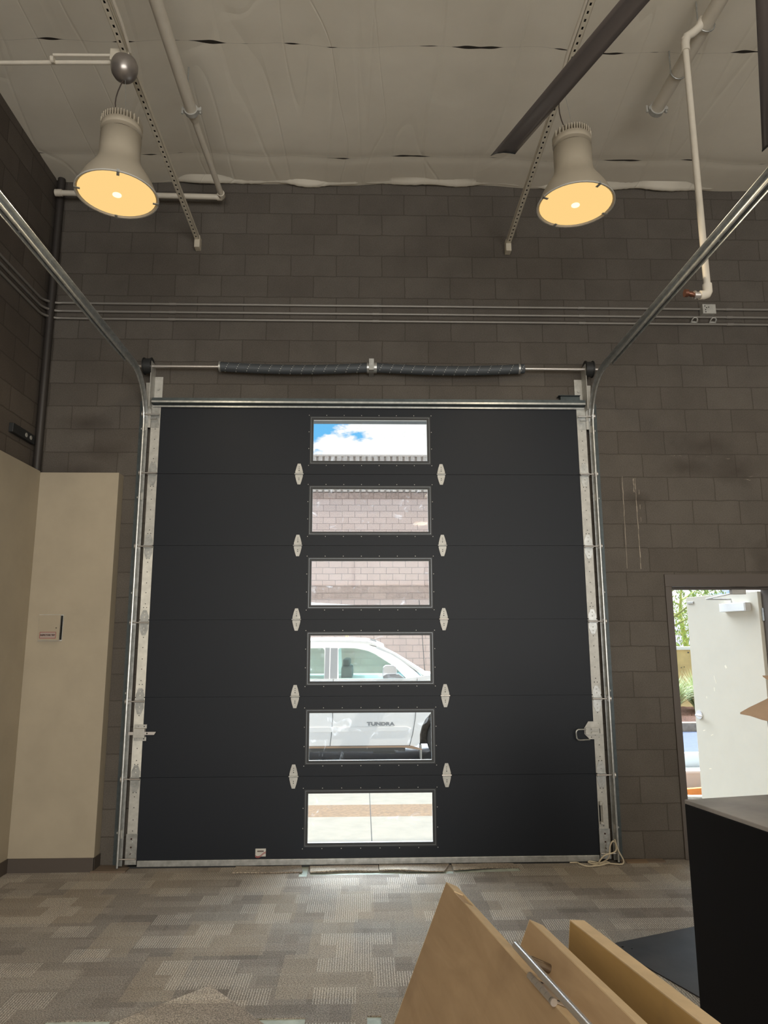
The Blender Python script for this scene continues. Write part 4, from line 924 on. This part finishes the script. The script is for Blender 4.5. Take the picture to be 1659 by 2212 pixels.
# ================================================================== TRUCK
TY, TW = 5.70, 1.95; GZ = -.2
T = thing('pickup_truck', (-.6, TY+TW/2, GZ), 'white pickup truck parked outside, seen through the door windows', 'pickup truck')
wx, wr = 1.345, .395; rx = -2.40
def arch(cx, r, a0=0, a1=180, n=14): return [(cx+r*math.cos(R(a0+(a1-a0)*i/n)), .19+r*math.sin(R(a0+(a1-a0)*i/n))) for i in range(n+1)]
low = [(-3.60, .12), (-3.62, .40), (-3.62, 1.08), (-1.95, 1.08), (-1.9, 1.12), (.62, 1.12), (.98, 1.17), (1.5, 1.12), (2.05, 1.03), (2.22, .90), (2.28, .55), (2.26, .15), (1.95, .10)]
low += arch(wx, .52, -12, 186)+[(.78, .09)]+[(-1.80, .09)]+arch(rx, .50, -8, 188)+[(-3.0, .10)]
b = B().mesh(plate(low, [], TW), XZ(TY+TW/2)); bd = b.build('body', truck_w, T, bev=.012)
# crease molding along doors, seams
cr = B()
for yy in (TY-.012, TY+TW): cr.prism([(-1.8, .30), (.62, .32), (.70, .355), (.62, .385), (-1.8, .385)], lambda u, v, t: Vector((u, t, v)), yy, yy+.012)
cr.build('door_crease', truck_w, bd, bev=.004)
sm = B()
for path in ([(.80, 1.12), (.78, .75), (.76, .50), (.72, .28), (.67, .10)], [(-.535, 1.12), (-.54, .5), (-.56, .25), (-.575, .10)], [(-1.55, 1.12), (-1.56, .4), (-1.60, .10)]):
    sm.tube([(x, TY-.001, z) for x, z in path], .005, 6)
sm.tube([(-1.9, TY+.004, .098), (.66, TY+.004, .10), (.80, TY+.004, .06)], .006, 6)
sm.build('door_seams', seam_m, bd)
B().prism([(-1.82, .065), (.55, .07), (.86, .03), (.86, .045), (.70, .095), (-1.82, .092)], lambda u, v, t: Vector((u, t, v)), TY-.01, TY+.02).build('rocker_trim', rust, T)
B().box(-1.8, .60, TY+.02, TY+.10, .01, .066).box(.10, .45, TY+.06, TY+.14, -.03, .03).build('rocker_panel', trim_blk, T)
# chassis, wheels
B().box(-3.4, 2.0, TY+.55, TY+.65, .05, .2).box(-3.4, 2.0, TY+TW-.65, TY+TW-.55, .05, .2).cyl((rx, TY+.15, .19), (rx, TY+TW-.15, .19), .06).cyl((wx, TY+.15, .19), (wx, TY+TW-.15, .19), .05).build('chassis', trim_blk, T)
b = B()
for cx in (wx, rx):
    for ya, yb in ((TY+.02, TY+.42), (TY+TW-.42, TY+TW-.02)):
        ar = arch(cx, .515, -5, 185); ar2 = arch(cx, .50, -5, 185)
        b.prism(ar+ar2[::-1], lambda u, v, t: Vector((u, t, v)), ya, yb); b.box(cx-.5, cx+.5, (ya+yb)/2-.01 if ya < TY+1 else (ya+yb)/2, (ya+yb)/2+.0 if ya < TY+1 else (ya+yb)/2+.01, .12, .66)
b.build('wheel_well', arch_m, T)
b = B().box(.84, .86, TY+.03, TY+.30, -.13, .10); b.build('mud_flap', galv_lt, T)
for cx in (wx, rx):
    for y0, s in ((TY+.04, 1), (TY+TW-.28, 1)):
        prof = [(.24, -.12), (.36, -.125), (.388, -.10), (.395, -.05), (.395, .05), (.388, .10), (.36, .125), (.24, .12), (.22, .0), (.24, -.12)]
        w = B(); wm = B().lathe(prof, (0, 0, 0), 36)
        w.add([Vector((cx+v.x, y0+.12+v.z, .19+v.y)) for v in wm.v], wm.f, True); wo_ = w.build('wheel', tire_m, T)
        rm = B().lathe([(0, -.03), (.10, -.04), (.225, -.07), (.245, -.11), (.25, .1), (.0, .1)], (0, 0, 0), 24)
        r_ = B(); r_.add([Vector((cx+v.x, y0+.12+v.z, .19+v.y)) for v in rm.v], rm.f, True)
        r_.build('rim', galv_lt, wo_)
# cab: sides with real window openings, leaning inwards to the roof
lean = lambda z: .23*max(0, z-1.10)/.6
side_out = [(-1.92, 1.10), (-1.86, 1.45), (-1.78, 1.62), (-1.62, 1.68), (-1.0, 1.695), (-.4, 1.69), (-.05, 1.665), (.16, 1.61), (.36, 1.52), (.55, 1.40), (.75, 1.25), (.90, 1.10)]
fwin = [(-.45, 1.10), (-.465, 1.575), (-.44, 1.60), (-.19, 1.595), (.01, 1.555), (.135, 1.50), (.26, 1.42), (.38, 1.345), (.50, 1.25), (.62, 1.13), (.62, 1.105)]
rwin = [(-1.45, 1.12), (-1.50, 1.50), (-1.44, 1.59), (-.72, 1.60), (-.69, 1.57), (-.68, 1.12)]
sm_ = plate(side_out, [fwin, rwin], .035)
cabb = B()
cabb.mesh(sm_, lambda c: Vector((c.x, TY+.03+lean(c.y)+c.z, c.y))); cabb.mesh(sm_, lambda c: Vector((c.x, TY+TW-.03-lean(c.y)+c.z, c.y)))
cabb.build('cab_side', truck_w, T)
rp_ = [(-1.78, 1.62), (-1.62, 1.685), (-1.2, 1.725), (-.7, 1.738), (-.3, 1.735), (0, 1.72), (.16, 1.68), (.28, 1.625), (.16, 1.60), (-.05, 1.655), (-.4, 1.68), (-1.0, 1.685), (-1.62, 1.67)]
rb = B(); NS = 8; vs = []; m_ = len(rp_)
for j in range(NS+1):
    v = j/NS; yy = TY+.24+(TW-.48)*v; crown = .055*math.sin(math.pi*v)**.6-.012
    vs += [Vector((x, yy, z+crown*(1 if i < 8 else 0))) for i, (x, z) in enumerate(rp_)]
fs = [(j*m_+i, j*m_+(i+1) % m_, (j+1)*m_+(i+1) % m_, (j+1)*m_+i) for j in range(NS) for i in range(m_)]+[tuple(range(m_)), tuple(range(NS*m_, (NS+1)*m_))]
rb.add(vs, fs); rf = rb.build('roof', truck_w, T)
B().tube([(-1.75, TY+.255, 1.655), (-1.0, TY+.262, 1.70), (-.4, TY+.262, 1.698), (-.05, TY+.255, 1.672), (.16, TY+.235, 1.618), (.36, TY+.20, 1.53), (.55, TY+.155, 1.41), (.75, TY+.10, 1.26), (.86, TY+.065, 1.16)], .007, 6).build('drip_seam', seam_m, rf)
B().prism([(.02, 1.725), (.06, 1.745), (.14, 1.735), (.17, 1.70)], lambda u, v, t: Vector((u, t, v)), TY+.40, TY+.46).build('roof_clip', pillar_m, rf)
# B pillar panels in grey
b = B()
for a, bb in (((-.675, 1.11), (-.605, 1.605)), ((-.588, 1.11), (-.475, 1.60))):
    b.add([(x, TY+.03+lean(z)-.021-dy, z) for dy in (0, -.004) for x, z in ((a[0], a[1]), (bb[0], a[1]), (bb[0], bb[1]), (a[0], bb[1]))], [(0, 1, 2, 3), (4, 7, 6, 5), (0, 4, 5, 1), (1, 5, 6, 2), (2, 6, 7, 3), (3, 7, 4, 0)])
b.build('door_pillar', pillar_m, T)
for win, nm in ((fwin, 'front_window'), (rwin, 'rear_window')):
    g = B()
    for f_ in (lambda z: TY+.035+lean(z), lambda z: TY+TW-.035-lean(z)):
        g.add([Vector((x, f_(z), z)) for x, z in win], [tuple(range(len(win)))])
    g.build(nm, tglass, T, fix=False)
# windshield, rear glass, pillars at the screen
B().add([(.27, TY+.24, 1.625), (.27, TY+TW-.24, 1.625), (.62, TY+TW-.16, 1.42), (1.02, TY+TW-.08, 1.165), (1.02, TY+.08, 1.165), (.62, TY+.16, 1.42)], [(0, 1, 2, 5), (5, 2, 3, 4)]).build('windshield', wglass, T, fix=False)
B().tube([(.16, TY+.235, 1.63), (.45, TY+.19, 1.49), (.72, TY+.13, 1.32), (.92, TY+.09, 1.19), (1.0, TY+.08, 1.155)], [.035, .035, .04, .045, .04], 10).tube([(.16, TY+TW-.235, 1.63), (.45, TY+TW-.19, 1.49), (.72, TY+TW-.13, 1.32), (.95, TY+TW-.09, 1.17)], [.035, .035, .04, .045], 10).build('screen_pillar', truck_w, T)
B().tube([(1.02, TY+.12, 1.17), (1.02, TY+TW-.12, 1.17)], .012, 6).build('cowl_seal', trim_blk, T)
B().add([(-1.90, TY+.1, 1.10), (-1.90, TY+TW-.1, 1.10), (-1.76, TY+TW-.3, 1.60), (-1.76, TY+.3, 1.60)], [(0, 1, 2, 3)]).build('rear_glass', tglass, T, fix=False)
B().box(-1.93, -1.75, TY+.06, TY+.30, 1.08, 1.62).box(-1.93, -1.75, TY+TW-.30, TY+TW-.06, 1.08, 1.62).build('rear_pillar', truck_w, T)
# seat backs seen through the glass
b = B()
for y in (TY+.30, TY+1.15): b.box(-.42, -.24, y, y+.5, .9, 1.30).box(-.40, -.28, y+.14, y+.36, 1.30, 1.42)
b.box(-1.5, -1.3, TY+.3, TY+1.65, .9, 1.22); b.build('seat', seat_m, T, bev=.03)
B().box(.45, .95, TY+.12, TY+TW-.12, 1.0, 1.15).tube([(.30, TY+.36, 1.14), (.34, TY+.36, 1.20), (.34, TY+.62, 1.20), (.30, TY+.62, 1.14)], .014, 8).build('dashboard', seat_m, T)
# mirror
mb = B().prism([(.24, 1.16), (.25, 1.30), (.29, 1.335), (.42, 1.335), (.455, 1.31), (.47, 1.22), (.455, 1.20), (.30, 1.195)], lambda u, v, t: Vector((u, t, v)), TY-.20, TY-.02)
mo = mb.build('mirror', chrome, T, bev=.02)
B().prism([(.25, 1.13), (.25, 1.19), (.50, 1.20), (.60, 1.13)], lambda u, v, t: Vector((u, t, v)), TY-.16, TY+.02).build('mirror_base', pillar_m, mo, bev=.01)
tm = textmesh('TUNDRA', .072, .004, .003, 1.45)
B().mesh(tm, lambda c: Vector((.215+c.x, TY-.004-c.z, .425+c.y))).build('badge', pillar_m, T)
B().box(-3.55, -2.0, TY+.06, TY+TW-.06, 1.05, 1.085).build('bed_rail', trim_blk, T)
B().box(2.24, 2.36, TY+.05, TY+TW-.05, .10, .38).build('bumper', chrome, T, bev=.02)
for y in (TY+.04, TY+TW-.30): B().box(2.16, 2.27, y, y+.26, .62, .86).build('headlight', tglass, T, bev=.02)
# ladder rack and a long white bundle carried above the cab
rk = B()
for x in (-.38, -3.3):
    for dx in (0, .035): rk.cyl((x+dx, 7.45, .9 if x < -1 else 1.70), (x+dx, 7.45, 2.30), .011, 8)
rk.tube([(-.36, 7.45, 2.31), (-3.3, 7.45, 2.42)], .02, 10).tube([(-.36, 7.40, 2.30), (-.36, 7.60, 2.30)], .02, 8).build('rack', yellow_wall, T)
tag(B().add([(x, y, z) for y in (7.38, 7.7) for x, z in ((-4.2, 2.50), (.32, 2.300), (.32, 2.335), (-4.2, 2.62))], [(0, 1, 2, 3), (4, 7, 6, 5), (0, 4, 5, 1), (1, 5, 6, 2), (2, 6, 7, 3), (3, 7, 4, 0)]).build('white_board', white_pl), 'long white board resting on the rack above the pickup', 'board')

# ================================================================== SIDE YARD SEEN THROUGH THE SIDE DOOR
tag(B().box(4.5, 16, 9.60, 9.80, -.25, -.02).build('curb', curb_m, bev=.015), 'pale concrete curb at the far side of the road', 'curb')
mu = B(); vs = []; fs = []; rr = random.Random(5)
for j in range(25):
    for i in range(61): vs.append((4.5+i*.19, 9.8+j*.15, -.05+.03*rr.random()+.05*math.sin(j*.4)))
for j in range(24):
    for i in range(60): a = j*61+i; fs.append((a, a+1, a+62, a+61))
mu.add(vs, fs); tag(mu.build('mulch_bed', mulch_m), 'reddish brown mulch bed behind the curb', 'mulch', kind='stuff')
T = thing('garden_wall', (10, 13.5, -.1), 'low yellow stucco wall with a white cap behind the grass', 'wall')
B().box(5.2, 16, 13.5, 13.7, -.2, 1.45).build('stucco', yellow_wall, T)
B().box(5.15, 16.05, 13.44, 13.76, 1.45, 1.54).build('cap', white_pl, T, bev=.01)
b = B()
for x, z, r_ in ((8.36, 1.36, .022), (8.52, .98, .012), (8.60, 1.0, .012), (8.74, 1.38, .02)): b.cyl((x, 13.5, z), (x, 13.49, z), r_, 8)
b.build('wall_hole', seam_m, T)
def clump(x, y, h, seed, label):
    rr = random.Random(seed); b = B()
    for i in range(460):
        a = rr.uniform(0, 2*math.pi); L = h*rr.uniform(.7, 1.25); out = rr.uniform(.15, 1.0)*h*.9; w = rr.uniform(.012, .022)
        dx, dy = math.cos(a), math.sin(a); px, py = -dy*w, dx*w; bx, by = x+dx*.08*rr.random(), y+dy*.08*rr.random(); vs = []
        for k in range(6):
            u = k/5; rr_ = out*u**1.4; z = -.02+L*(u-.55*u**3*(out/h)); ww = 1-u*.9
            vs += [(bx+dx*rr_-px*ww, by+dy*rr_-py*ww, z), (bx+dx*rr_+px*ww, by+dy*rr_+py*ww, z)]
        b.add(vs, [(2*k, 2*k+1, 2*k+3, 2*k+2) for k in range(5)])
    return tag(b.build('grass_clump', grass_m, fix=False), label, 'ornamental grass', 'grass clumps in the mulch bed')
clump(7.35, 11.5, .95, 1, 'pale green ornamental grass clump at the left of the doorway gap')
clump(8.3, 12.2, .95, 2, 'pale green ornamental grass clump nearer the open door leaf')
def tree(x, y, h, cr, seed, label, nl=2600):
    T = thing('tree', (x, y, 0), label, 'tree', 'trees beyond the side door'); rr = random.Random(seed)
    tr = B().tube([(x, y, -.1), (x+.05, y, h*.4), (x-.05, y+.1, h*.75), (x, y, h)], [.12, .09, .06, .02], 10)
    tips = []
    for k in range(16):
        z = h*rr.uniform(.35, .95); a = rr.uniform(0, 2*math.pi); L = cr*rr.uniform(.6, 1.1)
        p = [(x, y, z), (x+math.cos(a)*L*.5, y+math.sin(a)*L*.5, z+L*.25), (x+math.cos(a)*L, y+math.sin(a)*L, z+L*.1)]
        tr.tube(p, [.03, .02, .006], 6); tips += [Vector(p[1]), Vector(p[2]), (Vector(p[1])+Vector(p[2]))/2]
    tr.build('trunk', bark, T); b = B()
    for i in range(nl):
        c = rr.choice(tips)+Vector((rr.gauss(0, .28), rr.gauss(0, .28), rr.gauss(-.12, .3))); L = rr.uniform(.05, .12); w = L*.16
        d = Vector((rr.gauss(0, .6), rr.gauss(0, .6), -1+rr.gauss(0, .5))).normalized(); s_ = d.cross(Vector((rr.random(), rr.random(), .3))).normalized()*w
        b.add([c, c+d*L*.5+s_, c+d*L, c+d*L*.5-s_], [(0, 1, 2, 3)])
    b.build('foliage', leafg, T, fix=False); return T
tree(6.95, 10.6, 5.2, 1.5, 11, 'slender green tree at the left edge of the side doorway', 3600)
tree(9.9, 16.2, 3.3, 1.1, 12, 'bushy yellow green tree behind the yellow wall', 2600)
tree(10.6, 9.0, 5.2, 1.7, 13, 'dark tree seen in the gap right of the open door leaf', 2600)
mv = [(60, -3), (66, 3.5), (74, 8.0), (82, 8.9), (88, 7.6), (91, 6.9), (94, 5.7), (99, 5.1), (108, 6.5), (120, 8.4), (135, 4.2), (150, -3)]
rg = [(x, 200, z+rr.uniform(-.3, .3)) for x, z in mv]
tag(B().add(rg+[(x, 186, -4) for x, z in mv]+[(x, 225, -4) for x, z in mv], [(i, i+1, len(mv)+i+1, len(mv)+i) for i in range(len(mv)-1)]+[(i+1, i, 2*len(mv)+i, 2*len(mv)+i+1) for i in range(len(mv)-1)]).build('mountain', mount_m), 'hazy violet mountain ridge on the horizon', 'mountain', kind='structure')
tag(B().box(20, 170, 14, 250, -4.2, -2).build('far_ground', mulch_m, origin=(0, 0, 0)), 'distant flat land', 'ground', kind='structure')
# white open bin with an orange cloth, just outside the side door
T = thing('plastic_bin', (4.3, 3.2, -.14), 'white open plastic bin on the ground outside the side door', 'bin')
b = B()
b.box(3.75, 4.75, 3.3, 3.33, -.14, .10).box(3.75, 4.75, 3.95, 3.98, -.14, .20).box(3.75, 3.78, 3.3, 3.98, -.14, .16).box(4.72, 4.75, 3.3, 3.98, -.14, .16).box(3.75, 4.75, 3.3, 3.98, -.14, -.12)
b.box(3.70, 4.78, 3.24, 3.34, .08, .11).box(3.70, 4.78, 3.90, 4.02, .19, .22); b.build('bin_body', white_pl, T, bev=.006)
B().box(3.78, 4.72, 3.34, 3.94, .02, .04).build('lining', pbr('bin_inside', (.45, .5, .5), .6), T)
oc = B().prism([(3.70, -.02), (4.02, .0), (4.16, .04), (4.28, .085), (4.28, .02), (4.25, -.09), (3.70, -.10)], lambda u, v, t: Vector((u, 2.98+t+(v*.15), v-.04)), 0, .06)
tag(oc.build('orange_cloth', orange, bev=.004), 'folded orange cloth in front of the white bin', 'cloth')
tag(B().cyl((3.6, 2.75, -.09), (4.16, 2.72, -.09), .02, 14).cyl((4.10, 2.72, -.09), (4.13, 2.72, -.09), .026, 14).build('white_tube', white_pl), 'white plastic tube on the apron outside the side door', 'tube')
